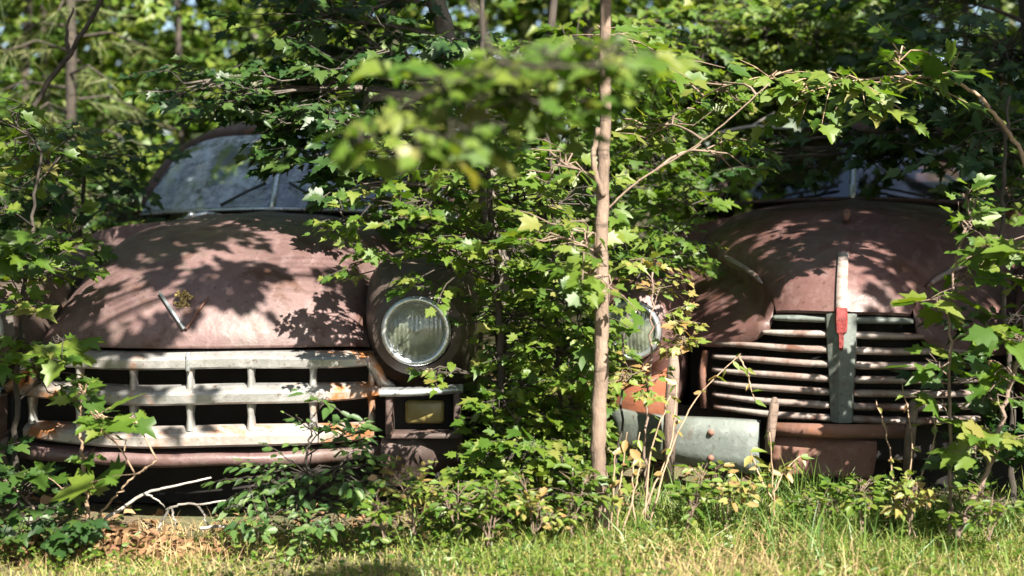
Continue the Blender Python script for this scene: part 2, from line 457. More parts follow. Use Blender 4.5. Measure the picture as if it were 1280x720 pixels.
def plant(name, label, cat, trunk, r0, r1, clusters, leafm, barkm, shape='maple', group=None, twig_r=0.0022,
          spread=0.5, wood=True, seg=8, wig=0.004, up_bias=0.55, extra_trunks=(), limb_r=None, parts=('trunk', 'crown'), droop=0.25, sun=0.8):
    """clusters: (centre, (rx,ry,rz), twigs, leaf_size, leaves_per_twig)"""
    root_p = Vector(trunk[0])
    root = empty(name, root_p)
    tag(root, label, cat, group)
    off = root_p
    tb = MB()
    tp = wiggle(trunk, wig)
    rr = [r0 + (r1 - r0) * (i / (len(tp) - 1)) ** 0.8 for i in range(len(tp))]
    rr = [r * (1 + random.gauss(0, .018)) for r in rr]
    rr[0] *= 1.35; rr[1] *= 1.15
    tb.tube([p - off for p in tp], rr, seg)
    trunks = [tp]
    for ex, er0, er1 in extra_trunks:
        q = wiggle(ex, wig)
        tb.tube([p - off for p in q], [er0 + (er1 - er0) * (i / (len(q) - 1)) for i in range(len(q))], max(5, seg - 2))
        trunks.append(q)
    allp = [p for t in trunks for p in t]
    pos, tip, nor, size = [], [], [], []
    for (c, rad, nt_, ls, lpt) in clusters:
        c = Vector(c)
        # limb: from a trunk point a little lower than the clump
        best = min(allp, key=lambda p: (p - c).length + 1.2 * max(0, p.z - c.z + 0.05))
        lr = limb_r or max(0.004, min(r1 * 0.8, 0.012 * max(rad) + 0.003))
        dlen = (best - c).length
        hub = bez(best, c, sag=0.12 * dlen, n=7, side=random.uniform(-.1, .1) * dlen)
        if dlen > 0.03:
            tb.tube([p - off for p in hub], [lr * (1 - 0.6 * i / 6) for i in range(7)], 5)
        for _ in range(nt_):
            while True:
                q = np.array([random.uniform(-1, 1) for _ in range(3)])
                if 0.05 < (q @ q) < 1: break
            s = c + Vector((q[0] * rad[0], q[1] * rad[1], q[2] * rad[2]))
            out = np.array(s - best); out[2] *= 0.4
            dv = unit(out[None])[0] * spread + np.array([random.gauss(0, .6), random.gauss(0, .6), random.gauss(0, .22)])
            dv = dv / max(1e-6, np.linalg.norm(dv))
            L = ls * lpt * 0.33 * random.uniform(.7, 1.3)
            e = s + Vector(dv) * L
            e.z -= droop * L * random.uniform(0, 1)
            tw = [s, (s + e) / 2 + Vector((0, 0, 0.05 * L)), e]
            if wood:
                h = random.choice(hub[3:])
                mid = (h + s) / 2 + Vector((random.gauss(0, .02), random.gauss(0, .02), 0.02))
                tb.tube([p - off for p in (h, mid, s, tw[1], e)], [twig_r * 1.5, twig_r * 1.3, twig_r, twig_r * .8, twig_r * .5], 4, cap=False)
            for k in range(lpt):
                f = (k + 0.6 * random.random()) / lpt
                p = s.lerp(e, f)
                sd = 1 if k % 2 else -1
                td = np.array(dv)
                sv = np.array([-td[1], td[0], 0.0]); sv /= max(1e-6, np.linalg.norm(sv))
                t = td * (0.55 + 0.5 * f) + sv * sd * random.uniform(.5, 1.1) + np.array([0, 0, -random.uniform(0, 2.2) * droop])
                z = np.array([0, 0, up_bias]) + Sn * sun + np.array([random.gauss(0, .36) for _ in range(3)])
                st = unit(t[None])[0] * ls * 0.35
                pos.append(np.array(p) - np.array(off) + st); tip.append(t); nor.append(z); size.append(ls * random.uniform(.38, 1.25))
    t_o = tb.build(parts[0], barkm, root)
    if pos:
        me = leaf_mesh('crown', np.array(pos), np.array(tip), np.array(nor), np.array(size), shape)
        link_mesh(parts[1], me, leafm, root)
    return root

# ------------------------------------------------------------------ cars: shared pieces
def sgn_pow(c, p):
    return math.copysign(abs(c) ** p, c)

def ss(a, b, x):
    t = min(1, max(0, (x - a) / (b - a)))
    return t * t * (3 - 2 * t)

def interp(tab, v):
    for (a, fa), (b, fb) in zip(tab, tab[1:]):
        if v <= b:
            t = (v - a) / (b - a) if b > a else 0
            t = max(0, t)
            return fa + (fb - fa) * t
    return tab[-1][1]

def smooth_interp(tab, v):
    xs_ = [t[0] for t in tab]; n = len(tab)
    if v <= xs_[0]: return tab[0][1]
    if v >= xs_[-1]: return tab[-1][1]
    for i in range(n - 1):
        if v <= xs_[i + 1]:
            h = xs_[i + 1] - xs_[i]; t = (v - xs_[i]) / h
            def slope(k):
                if k == 0: return (tab[1][1] - tab[0][1]) / (xs_[1] - xs_[0])
                if k == n - 1: return (tab[-1][1] - tab[-2][1]) / (xs_[-1] - xs_[-2])
                return (tab[k + 1][1] - tab[k - 1][1]) / (xs_[k + 1] - xs_[k - 1])
            a, b = tab[i][1], tab[i + 1][1]
            m0, m1 = slope(i) * h, slope(i + 1) * h
            return (2 * t**3 - 3 * t**2 + 1) * a + (t**3 - 2 * t**2 + t) * m0 + (-2 * t**3 + 3 * t**2) * b + (t**3 - t**2) * m1

def loft_sections(stations, seg=32):
    """stations: (y, cx, cz, hw, hh, power) -> closed rings, capped front"""
    rows = []
    for (y, cx, cz, hw, hh, p) in stations:
        ring = []
        for k in range(seg):
            th = 2 * math.pi * k / seg
            ring.append((cx + hw * sgn_pow(math.cos(th), 2 / p), y, cz + hh * sgn_pow(math.sin(th), 2 / p)))
        rows.append(ring)
    return rows

def headlight(root, c, r, mats, tilt=0.0):
    ring = MB().lathe([(r * 0.80, 0.012), (r * 0.86, -0.012), (r * 0.95, -0.020), (r * 1.03, -0.010), (r * 1.06, 0.012), (r * 1.04, 0.05)], c, 'y', 40).build('headlight', mats[0], root)
    MB().lathe([(r * 0.90, 0.004), (r * 0.90, 0.0)], c, 'y', 40)
    MB().lathe([(0.0005, 0.085), (r * 0.3, 0.078), (r * 0.6, 0.052), (r * 0.84, 0.006)], c, 'y', 36).build('reflector', mats[1], ring)
    MB().lathe([(0.0005, 0.02), (0.014, 0.024), (0.014, 0.06), (0.010, 0.08)], c, 'y', 14).build('bulb', mats[0], ring)
    lens = MB().lathe([(0.0005, -0.030), (r * 0.3, -0.026), (r * 0.6, -0.016), (r * 0.82, -0.001)], c, 'y', 40)
    lens.build('lens', mats[2], ring)
    # wire retaining clips round the rim
    return ring

def wheel(root, x, y, z, r, side):
    t = MB().lathe([(r * 0.62, -0.08), (r * 0.9, -0.085), (r * 0.99, -0.05), (r, 0.0), (r * 0.99, 0.05), (r * 0.9, 0.085), (r * 0.62, 0.08)], (x, y, z), 'x', 36).build('wheel', M['rubber'], root)
    MB().lathe([(r * 0.62, 0.075 * side), (r * 0.55, 0.03 * side), (r * 0.3, 0.05 * side), (0.001, 0.07 * side)], (x, y, z), 'x', 28).build('rim', M['rust'], t)

def cabin(root, paint, glass, y0, zb, yt, zt, wb, wt, vdep, roof_z, roof_end, belt=0.98, body_w=0.86, rear=3.9, base_z=0.02):
    """windshield, pillars, roof, doors, rear window; y0/zb = base centre of the windshield, yt/zt = its top centre"""
    def wpt(u, v):           # u -1..1 across, v 0..1 up; V-shaped screen swept back at the sides
        hw = wb + (wt - wb) * v
        y = y0 + (yt - y0) * v + vdep * (0.35 * abs(u) + 0.65 * u * u)
        z = zb + (zt - zb) * v - 0.03 * u * u * (1 - v) - 0.10 * v * v * abs(u) ** 4
        return (u * hw, y, z)
    for sgn in (-1, 1):
        g = MB(); rows = []
        for j in range(9):
            rows.append([wpt(sgn * (0.02 + 0.965 * i / 14), 0.03 + 0.94 * j / 8) for i in range(15)])
        g.grid(rows)
        g.build('windshield_pane', glass, root)
    fr = MB()
    fr.tube([wpt(u, 0.0) for u in np.linspace(-1, 1, 25)], 0.010, 6)
    fr.build('windshield_sill', M['dark_rust'] if glass == M['glass_r'] else M['chrome'], root)
    fr = MB().tube([wpt(u, 1.0) for u in np.linspace(-1, 1, 25)], 0.022, 6)
    for sgn in (-1, 1):
        fr.tube([wpt(sgn, v) for v in np.linspace(0, 1, 9)], 0.026, 8)
    fr.build('windshield_frame', M['dark_rust'], root)
    MB().tube([wpt(0, v) for v in np.linspace(0, 1, 6)], [0.014] * 6, 6).build('windshield_divider', M['chrome'], root)
    # roof shell
    rb = MB(); rows = []
    ny = 14
    for j in range(ny + 1):
        t = j / ny
        yy = yt + (roof_end - yt) * t
        crown = zt + (roof_z - zt) * math.sin(math.pi * min(1, 0.25 + 0.6 * t)) / 1.0 + 0.015
        if t > 0.7: crown -= 0.55 * (t - 0.7) ** 1.5
        w = wt + 0.10 * math.sin(math.pi * min(1, t * 0.9)) 
        row = []
        for i in range(21):
            u = -1 + 2 * i / 20
            row.append((u * w, yy + vdep * (0.35 * abs(u) + 0.65 * u * u) * (1 - t), crown - (crown - zt + 0.12) * abs(u) ** 3.4 if t > 0.01 else wpt(u, 1.0)[2] + 0.018))
        rows.append(row)
    rb.grid(rows); rb.build('roof', paint, root, solid=0.012)
    roof_edge = rows
    # pillars at the sides and the window strip
    for sgn in (-1, 1):
        i = 0 if sgn < 0 else 20
        pb = MB()
        for k, yb in ((6, y0 + vdep + 0.95), (11, y0 + vdep + 1.85)):
            pb.tube([(sgn * (body_w - 0.06), yb, belt), tuple(roof_edge[k][i])], [0.035, 0.03], 6)
        pb.build('door_pillar', paint, root)
        g = MB()
        rowsg = []
        for k in range(0, 12):
            e = roof_edge[k][i]
            yb = y0 + vdep + 0.05 + (1.85) * k / 11
            rowsg.append([(sgn * (body_w - 0.08), yb, belt - 0.01), (sgn * (body_w - 0.08) * 0.5 + e[0] * 0.5, (yb + e[1]) / 2, (belt + e[2]) / 2), (e[0] * 0.985, e[1], e[2] - 0.005)])
        g.grid(rowsg); g.build('side_window', glass, root)
    # rear window + tail
    g = MB(); rowsg = []
    for j in range(6):
        t = j / 5
        rowsg.append([(u * (wt - 0.02 + 0.1 * t), roof_end + 0.55 * t, (roof_edge[-1][10][2] - 0.02) * (1 - t) + belt * t - 0.06 * abs(u) ** 3 * (1 - t)) for u in np.linspace(-1, 1, 13)])
    g.grid(rowsg); g.build('rear_window', glass, root)
    # lower body: cowl back to tail
    st = []
    for j in range(16):
        t = j / 15
        y = y0 - 0.16 + (rear - y0 + 0.16) * t
        hw = body_w * (1 - 0.35 * ss(0.75, 1, t))
        top = belt + 0.005 * math.sin(6 * t) - 0.30 * ss(0.72, 1.0, t) 
        st.append((y, 0, (top + base_z) / 2, hw, (top - base_z) / 2, 5.5))
    rows = loft_sections(st, 36)
    bb = MB(); bb.grid(rows, closed=True)
    bb.add(rows[-1], [tuple(range(36))]); bb.add(rows[0], [tuple(range(36))[::-1]])
    bb.build('body', paint, root)
    # front cross member and axle, added to darken the ground under the car
    cm = MB(); cm.box((0, 0.42, 0.09), (1.25, 0.10, 0.14)); cm.box((0, 0.62, 0.14), (1.5, 0.07, 0.07))
    cm.box((-0.42, 0.85, 0.17), (0.07, 1.0, 0.10)); cm.box((0.42, 0.85, 0.17), (0.07, 1.0, 0.10))
    cm.build('added_chassis', M['black'], root)
    sp = MB(); sp.grid([[(x, 0.30 + 0.1 * x * x, z) for x in np.linspace(-0.85, 0.85, 9)] for z in (0.0, 0.13, 0.27)])  # black skirt added to keep the ground under the car dark
    sp.build('shade_skirt', M['black'], root)
    # seat inside
    sb = MB()
    sb.box((0, y0 + 1.15, belt + 0.05), (1.15, 0.16, 0.26))
    sb.build('seat', M['interior'], root, bevel=0.04)
    swc = Vector((0.33, y0 + 0.48, belt + 0.07))
    rimp = [swc + Vector((0.19 * math.cos(a), 0.10 * math.sin(a), 0.16 * math.sin(a))) for a in np.linspace(0, 2 * math.pi, 22)]
    MB().tube(rimp, 0.011, 6).build('steering_wheel', M['rubber'], root)
    return wpt

# ================================================================== LEFT CAR
LC = empty('rusted_car', (-1.071, 4.2, 0.0), math.radians(0))
tag(LC, 'faded brown old car with a wide chrome grille and a V emblem on its hood', 'car')
pl = M['paint_l']

def lhood(u, v):
    w = 0.575 + 0.055 * v
    zc = 0.597 + 0.425 * (1 - (1 - v) ** 2.9) ** 0.62
    ze = 0.575 + 0.20 * ss(0.0, 0.9, v)
    yf = 0.015 + 0.19 * abs(u) ** 2.3
    yb = 1.34 + 0.05 * u * u
    a = abs(u)
    z = ze + (zc - ze) * max(0.0, (1 - a ** 2.7)) ** (1 / 2.2)
    # small wide crease along the middle
    z += 0.010 * math.exp(-(u / 0.10) ** 2) * ss(0, 0.12, v)
    return (w * u, yf + (yb - yf) * v, z)
us = [math.sin(math.pi / 2 * (-1 + 2 * i / 40)) for i in range(41)]
vs_ = [(j / 30) ** 1.7 for j in range(31)]
hb = MB(); hb.grid([[lhood(u, v) for u in us] for v in vs_])
# rolled lip below the front edge
lip = [lhood(u, 0) for u in us]
hb.grid([lip, [(x, y - 0.004, z - 0.012) for x, y, z in lip], [(x, y + 0.03, z - 0.016) for x, y, z in lip]])
hb.build('hood', pl, LC)

# front fenders with headlight pods
for sg in (-1, 1):
    st = []
    for j in range(26):
        t = j / 25
        y = 0.055 + 1.50 * t ** 1.35
        k = ss(0.0, 0.62, t)
        k2 = ss(0.0, 0.35, t)
        r = 0.150
        cx = sg * (0.752 - 0.015 * k)
        top = 0.640 + r + 0.085 * k2 + 0.02 * k
        kb = ss(0.16, 0.5, t)
        bot = (0.640 - r) * (1 - kb) + 0.20 * kb
        hw = r + (0.205 - r) * k2
        st.append((y, cx, (top + bot) / 2, hw, (top - bot) / 2, 2.05 + 1.3 * k2))
    rows = loft_sections(st, 36)
    fb = MB(); fb.grid(rows, closed=True)
    rim0 = rows[0]
    fb.grid([[(st[0][1] + (x - st[0][1]) * 0.80, y - 0.02, 0.640 + (z - 0.640) * 0.80) for x, y, z in rim0], [(x * 1.0, y, z) for x, y, z in rim0]], closed=True)
    fb.add([(st[0][1] + (x - st[0][1]) * 0.82, y + 0.11, 0.640 + (z - 0.640) * 0.82) for x, y, z in rim0], [tuple(range(36))])
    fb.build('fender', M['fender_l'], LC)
    headlight(LC, (sg * 0.750, 0.032, 0.641), 0.113, (M['chrome'], M['reflector'], M['lens']))

# filler between hood and fenders + grille opening
cb = MB()
rows = []
for j in range(16):
    t = j / 15
    y = 0.17 + 1.25 * t
    row = []
    for i in range(19):
        u = -1 + 2 * i / 18
        row.append((u * 0.66, y + 0.02 * abs(u), 0.545 + 0.27 * ss(0, 0.5, t)))
    rows.append(row)
cb.grid(rows)
cb.build('cowl_panel', pl, LC)

def lplan(x):
    return 0.0 + 0.145 * (abs(x) / 0.6) ** 2.4
def lbar(x0, x1, zt, zb, proud, sag=0.0):
    rows = []
    prof = [(0.050, zt + 0.004), (0.020, zt), (-0.010, zt * 0.78 + zb * 0.22), (-0.022, zt * 0.62 + zb * 0.38), (-0.020, zt * 0.16 + zb * 0.84), (-0.012, zb + 0.002), (0.03, zb + 0.006)]
    for x in np.linspace(x0, x1, 33):
        tp = 1 - 0.25 * (abs(x) / 0.6) ** 4
        zm = (zt + zb) / 2
        rows.append([(x, lplan(x) - proud + dy, zm + (z - zm) * tp + sag * (x / 0.6) ** 2 + 0.003 * math.sin(9 * x)) for dy, z in prof])
    m = MB()
    for i in range(len(prof) - 1):
        m.grid([[r[i] for r in rows], [r[i + 1] for r in rows]])
    return m
gr = lbar(-0.605, 0.595, 0.572, 0.517, 0.0, -0.010).build('grille', M['chrome_worn'], LC)
lbar(-0.62, 0.63, 0.459, 0.400, 0.012).build('grille_bar', M['chrome_worn'], gr)
lbar(-0.60, 0.60, 0.320, 0.258, 0.006).build('grille_bar', M['chrome_rusty'], gr)
for x in (-0.575, -0.385, -0.192, 0.0, 0.2, 0.4, 0.588):
    for z0, z1 in ((0.386, 0.334), (0.520, 0.456)):
        pb = MB(); rows = []
        for z, w in ((z0 + 0.02, 0.016), ((z0 + z1) / 2, 0.010), (z1 - 0.02, 0.015)):
            y = lplan(x) + 0.004
            rows.append([(x - w, y + 0.02, z), (x - w * 0.8, y - 0.008, z), (x, y - 0.016, z), (x + w * 0.8, y - 0.008, z), (x + w, y + 0.02, z)])
        pb.grid(rows).build('grille_post', M['chrome_worn'], gr)
# centre clip over the top bar
MB().box((0.0, -0.022, 0.545), (0.014, 0.012, 0.062)).build('grille_clip', M['chrome'], gr, bevel=0.003)
# black sheet put in for the shade behind the bars
rb = MB(); rows = []
for z in np.linspace(0.16, 0.585, 6):
    rows.append([(x, 0.26 + 0.05 * abs(x), z) for x in np.linspace(-0.66, 0.66, 15)])
rb.grid(rows)
rb.build('shade_backing', M['black'], LC)
# curved chrome ends + wing over the parking lamps
for sg in (-1, 1):
    x0 = 0.60
    eb = MB()
    eb.tube([(sg * 0.575, lplan(.575) - 0.010, 0.548), (sg * 0.605, lplan(.6) - 0.012, 0.50), (sg * 0.625, lplan(.6) - 0.004, 0.455), (sg * 0.665, lplan(.6) - 0.010, 0.432)], [0.020, 0.022, 0.020, 0.016], 8)
    eb.build('grille_end', M['chrome_worn'], gr)
    wb_ = MB()
    rows = []
    for x in np.linspace(0.63, 0.905, 12):
        yy = 0.020 + 0.09 * ((x - 0.63) / 0.28) ** 2
        rows.append([(sg * x, yy + 0.06, 0.446), (sg * x, yy - 0.012, 0.448), (sg * x, yy - 0.022, 0.436), (sg * x, yy - 0.012, 0.424), (sg * x, yy + 0.06, 0.424)])
    wb_.grid(rows).build('lamp_wing', M['chrome'], gr)
    # parking lamp: bezel frame, recessed lens
    pk = MB()
    zc_, hz_ = 0.358, 0.066
    for (xa, xb, za, zb_) in ((0.648, 0.672, zc_ - hz_, zc_ + hz_), (0.872, 0.896, zc_ - hz_, zc_ + hz_)):
        pk.box((sg * (xa + xb) / 2, 0.065 + (0.06 if xa > 0.8 else 0), (za + zb_) / 2), (xb - xa, 0.09, zb_ - za))
    pk.box((sg * 0.772, 0.085, zc_ - hz_ - 0.006), (0.25, 0.09, 0.018))
    pko = pk.build('parking_lamp', M['dark_rust'], LC, bevel=0.006)
    MB().box((sg * 0.772, 0.165, zc_), (0.21, 0.03, 2 * hz_ + 0.01)).build('lamp_housing', M['black'], pko)
    MB().box((sg * 0.772, 0.135, zc_ - 0.004), (0.135, 0.03, 0.080)).build('lamp_lens', M['amber'], pko, bevel=0.012)
    # crumpled apron below the lamp
    ab = MB(); rows = []
    for x in np.linspace(0.63, 0.90, 14):
        yy = 0.07 + 0.12 * ((x - 0.62) / 0.31) ** 2
        rows.append([(sg * x, yy + 0.012 * math.sin(40 * x), 0.278), (sg * x, yy - 0.03 + 0.015 * math.sin(55 * x), 0.235 + 0.008 * math.sin(30 * x)), (sg * x, yy + 0.01, 0.175), (sg * x, yy + 0.05, 0.12 + 0.02 * math.sin(25 * x))])
    ab.grid(rows).build('apron', M['dark_rust'], LC)
# valance lip below the grille
vb = MB(); rows = []
for x in np.linspace(-0.62, 0.62, 25):
    y = lplan(x)
    rows.append([(x, y + 0.05, 0.240), (x, y - 0.012, 0.236 + 0.003 * math.sin(20 * x)), (x, y - 0.024, 0.222), (x, y - 0.014, 0.196 + 0.004 * math.sin(13 * x)), (x, y + 0.06, 0.188)])
vb.grid(rows).build('valance', M['paint_l'], LC)
# emblem: V with a gold crest, following the hood
def on_lhood(px, py):
    """point of the hood seen at a photograph pixel (used once, to place the badge)"""
    best, bp = 1e9, None
    for u in np.linspace(-0.6, 0.6, 121):
        for v in np.linspace(0.0, 0.6, 121):
            x, y, z = lhood(u, v)
            X, Y, Z = x + LC.location.x, y + LC.location.y, z
            qx, qy = 640 + X / Y * FPX, YH - (Z - HCAM) / Y * FPX
            d = (qx - px) ** 2 + (qy - py) ** 2
            if d < best: best, bp = d, (x, y, z)
    return Vector(bp)
def badge_bar(a, b, w, name, mat, par=None):
    pa, pb_ = on_lhood(*a), on_lhood(*b)
    o = Vector((0, -0.010, 0.006))
    return MB().tube([pa + o, (pa + pb_) / 2 + o * 1.3, pb_ + o], [w * 0.7, w, w * 0.9], 6, flat=0.6).build(name, mat, par or LC)
em = badge_bar((200, 368), (231, 413), 0.009, 'emblem', M['chrome'])
badge_bar((262, 372), (233, 413), 0.006, 'emblem_shaded_stroke', M['rust'], em)  # dull rust colour standing in for the shade on this stroke
c0 = on_lhood(231, 377) + Vector((0, -0.010, 0.004))
cr = MB()
for k in range(46):
    a = random.uniform(0, 6.28); r = random.uniform(0, 1) ** .5
    p = c0 + Vector((0.032 * r * math.cos(a), -0.004, 0.036 * r * math.sin(a)))
    cr.box(p, (0.010, 0.012, 0.010), Matrix.Rotation(random.uniform(0, 3), 3, 'Y'))
cr.build('crest', M['gold'], em, bevel=0.002)
# wiper pivot near the cowl
ho = MB()
PV = at(240, 271, 5.52) - LC.location
ho.tube([PV + Vector((0, 0.05, -0.05)), PV + Vector((0, 0.0, 0.0)), PV + Vector((0.0, -0.03, 0.012))], [0.022, 0.024, 0.012], 8)
ho.tube([PV + Vector((-0.05, 0.01, -0.012)), PV, PV + Vector((0.06, 0.0, 0.016)), PV + Vector((0.12, 0.02, 0.01))], [0.008, 0.014, 0.010, 0.004], 6)
ho.build('wiper_pivot', M['chrome'], LC)
wl = cabin(LC, pl, M['glass_l'], 1.44, 1.040, 1.76, 1.405, 0.66, 0.545, 0.17, 1.475, 3.15, belt=0.985)
for (u0, v0, u1, v1) in ((-0.36, 0.03, -0.07, 0.30), (0.36, 0.03, 0.10, 0.30)):
    a, b = Vector(wl(u0, v0)), Vector(wl(u1, v1))
    o = Vector((0, -0.018, 0.008))
    MB().tube([a + o, (a + b) / 2 + o * 1.4, b + o], [0.008, 0.006, 0.008], 5).build('wiper', M['rubber'], LC)
for sx in (-1, 1):
    wheel(LC, sx * 0.73, 0.66, 0.22, 0.33, sx)
    wheel(LC, sx * 0.72, 3.30, 0.22, 0.33, sx)

# ================================================================== RIGHT CAR
YAW = math.radians(16.5)
RC = empty('rusted_car', (1.173, 4.5, 0.0), -YAW)
tag(RC, 'rust red old car with a stepped slatted grille and a red badge on its bar', 'car')
pr = M['paint_r']
def rloc(px, py, yl):
    """local (x, z) on the plane y = yl of the right car for a photograph pixel"""
    kx = (px - 640) / FPX; kz = (YH - py) / FPX
    c, s = math.cos(YAW), math.sin(YAW)
    # world = loc + x*(c,-s) + yl*(s,c);  X = kx*Y
    x = (kx * (4.5 + yl * c) - 1.173 - yl * s) / (c + kx * s)
    Y = 4.5 - x * s + yl * c
    return x, HCAM + kz * Y

W_ = [(0, 0.235), (0.12, 0.275), (0.3, 0.35), (0.6, 0.48), (1.0, 0.60), (1.36, 0.68)]
ZC = [(0, 0.685), (0.05, 0.755), (0.12, 0.815), (0.25, 0.880), (0.5, 0.965), (0.85, 1.030), (1.36, 1.075)]
ZE = [(0, 0.672), (0.08, 0.715), (0.2, 0.755), (0.5, 0.80), (1.0, 0.85), (1.36, 0.88)]
def rhood(u, yl):
    w, zc, ze = smooth_interp(W_, yl), smooth_interp(ZC, yl), smooth_interp(ZE, yl)
    a = abs(u)
    z = ze + (zc - ze) * max(0.0, 1 - a ** 2.3) ** (1 / 1.9)
    z += 0.012 * math.exp(-(u / 0.06) ** 2)
    y = yl + 0.07 * a ** 2 * (1 - ss(0, 0.9, yl)) - 0.03 * (1 - a) * (1 - ss(0, .3, yl))
    return (w * u, y, z)
ysr = [1.36 * (j / 30) ** 1.6 for j in range(31)]
hb = MB(); hb.grid([[rhood(u, y) for u in us] for y in ysr])
lip = [rhood(u, 0) for u in us]
hb.grid([lip, [(x, y + 0.01, z - 0.012) for x, y, z in lip], [(x, y + 0.04, z - 0.014) for x, y, z in lip]])
hb.build('hood', pr, RC)
# raised strip down the nose
st_ = MB(); rows = []
for y in np.linspace(0.0, 0.23, 14):
    x0, yy, z = rhood(0, y)
    w = 0.020
    rows.append([(-w, yy + 0.004, z - 0.010), (-w * 0.85, yy - 0.004, z + 0.0025), (w * 0.85, yy - 0.004, z + 0.0025), (w, yy + 0.004, z - 0.010)])
st_.grid(rows).build('hood_strip', M['bar_r'], RC)
ob = MB(); b0 = Vector(rhood(0, 0.62))
ob.tube([b0 + Vector((0, -0.09, 0.0)), b0 + Vector((0, -0.02, 0.024)), b0 + Vector((0, 0.10, 0.018))], [0.010, 0.018, 0.006], 8)
ob.build('hood_ornament', M['rust'], RC)
# side trim of the hood, standing on its seam
for sg in (-1, 1):
    tb_ = MB()
    tb_.tube([Vector(rhood(sg * 0.985, y)) + Vector((sg * 0.012, -0.004, 0.004)) for y in np.linspace(0.16, 0.62, 9)], [0.004] + [0.011] * 7 + [0.004], 6)
    tb_.build('hood_trim', M['bar_r'], RC)
    # catwalk between hood and fender
    cb = MB(); rows = []
    for j in range(18):
        t = j / 17
        y = 0.03 + 1.33 * t
        w = smooth_interp(W_, y); ze = smooth_interp(ZE, y) - 0.012
        e_ = rhood(sg * 0.998, y)
        row = [(e_[0], e_[1], e_[2] - 0.004)]
        for i in range(11):
            f = i / 10
            x = (w + 0.012) + (0.735 - w - 0.012) * f
            yy = y + (0.85 * (x * x - 0.04)) * (1 - ss(0, 1, t))
            zf = smooth_interp([(0.15, 0.665), (0.24, 0.640), (0.31, 0.592), (0.42, 0.556), (0.55, 0.545), (0.75, 0.545)], x)
            zr_ = ze - 0.06 * ss(0, 0.75, f)
            z = zf + (zr_ - zf) * (1 - (1 - min(1, t / 0.42)) ** 2.2)
            row.append((sg * x, yy, z))
        rows.append(row)
    # front edge rolls down to the grille opening
    front = [(x, y - 0.004 + 0.012, z - 0.03) for i, (x, y, z) in enumerate(rows[0])]
    cb.grid([front] + rows)
    cb.build('catwalk', pr, RC)
    # fender
    st = []
    for j in range(26):
        t = j / 25
        y = 0.055 + 1.50 * t ** 1.35
        k = ss(0.0, 0.62, t); k2 = ss(0.0, 0.35, t)
        r = 0.145
        cx = sg * (0.765 + 0.05 * k)
        zc = 0.590
        top = zc + r + 0.10 * k2 + 0.03 * k
        bot = (zc - r) * (1 - k2) + 0.17 * k2
        hw = r + (0.185 - r) * k2
        st.append((y, cx, (top + bot) / 2, hw, (top - bot) / 2, 2.05 + 0.9 * k2))
    rows = loft_sections(st, 36)
    fb = MB(); fb.grid(rows, closed=True)
    rim0 = rows[0]
    fb.grid([[(st[0][1] + (x - st[0][1]) * 0.80, y - 0.02, zc + (z - zc) * 0.80) for x, y, z in rim0], list(rim0)], closed=True)
    fb.add([(st[0][1] + (x - st[0][1]) * 0.82, y + 0.11, zc + (z - zc) * 0.82) for x, y, z in rim0], [tuple(range(36))])
    fb.build('fender', pr, RC)
    headlight(RC, (sg * 0.765, 0.032, 0.590), 0.108, (M['chrome'], M['reflector'], M['lens']))
    # orange rusted panel below the headlight
    ab = MB(); rows = []
    for x in np.linspace(0.62, 0.93, 12):
        yy = 0.10 + 0.15 * max(0, (x - 0.7) / 0.27) ** 2
        rows.append([(sg * x, yy + 0.10, 0.50), (sg * x, yy + 0.03, 0.44), (sg * x, yy, 0.36), (sg * x, yy, 0.26), (sg * x, yy + 0.03, 0.17)])
    ab.grid(rows).build('apron', M['rust_orange'], RC, solid=0.004)

def rplan(x):
    return 0.0 + 0.85 * abs(x) ** 2
bars = [(396, 0.245), (415, 0.285), (434, 0.475), (452, 0.485), (470, 0.485), (487, 0.485), (504, 0.485), (520, 0.48)]
grr = None
for k, (py, hw) in enumerate(bars):
    z = rloc(1052, py, 0)[1] - 0.012
    for sg in (-1, 1):
        rows = []
        for x in np.linspace(0.035, hw, 22):
            y = rplan(x)
            tp = 1 - 0.35 * (x / hw) ** 4
            zz = z + 0.0012 * math.sin(17 * x + k) - 0.010 * (x / 0.5) ** 2
            h = 0.0122 * tp
            rows.append([(sg * x, y + 0.05, zz + h), (sg * x, y + 0.004, zz + h * 1.05), (sg * x, y - 0.008, zz + h * 0.5), (sg * x, y - 0.009, zz - h * 0.4), (sg * x, y + 0.002, zz - h), (sg * x, y + 0.03, zz - h * 0.9)])
        mt = M['grey_plank'] if k == 0 else M['bar_r']
        b = MB().grid(rows)
        if grr is None:
            grr = b.build('grille', mt, RC, solid=0.003)
        else:
            b.build('grille_bar', mt, grr, solid=0.003)
# centre bar: two facets tapering downward
rows = []
for py, w in ((391, 0.058), (440, 0.052), (490, 0.044), (527, 0.040)):
    z = rloc(1052, py, 0)[1]
    rows.append([(-w, 0.035, z), (-w * 0.92, -0.012, z), (-0.008, -0.032, z), (0.008, -0.032, z), (w * 0.92, -0.012, z), (w, 0.035, z)])
MB().grid(rows).build('grille_centre_bar', M['grey_plank'], grr, smooth=False, bevel=0.002)
rows = []
zb0 = rloc(1052, 384, 0)[1]
for z, w, dy in ((zb0 + 0.004, 0.012, 0.02), (zb0 - 0.002, 0.021, 0.0), (zb0 - 0.04, 0.0225, -0.006), (zb0 - 0.085, 0.020, -0.004), (zb0 - 0.092, 0.010, -0.002), (zb0 - 0.14, 0.009, -0.002), (zb0 - 0.15, 0.007, 0.006)):
    rows.append([(-w, -0.026 + dy, z), (-w * 0.7, -0.044 + dy, z), (w * 0.7, -0.044 + dy, z), (w, -0.026 + dy, z)])
MB().grid(rows).build('badge', M['red'], grr, smooth=False, solid=0.004)
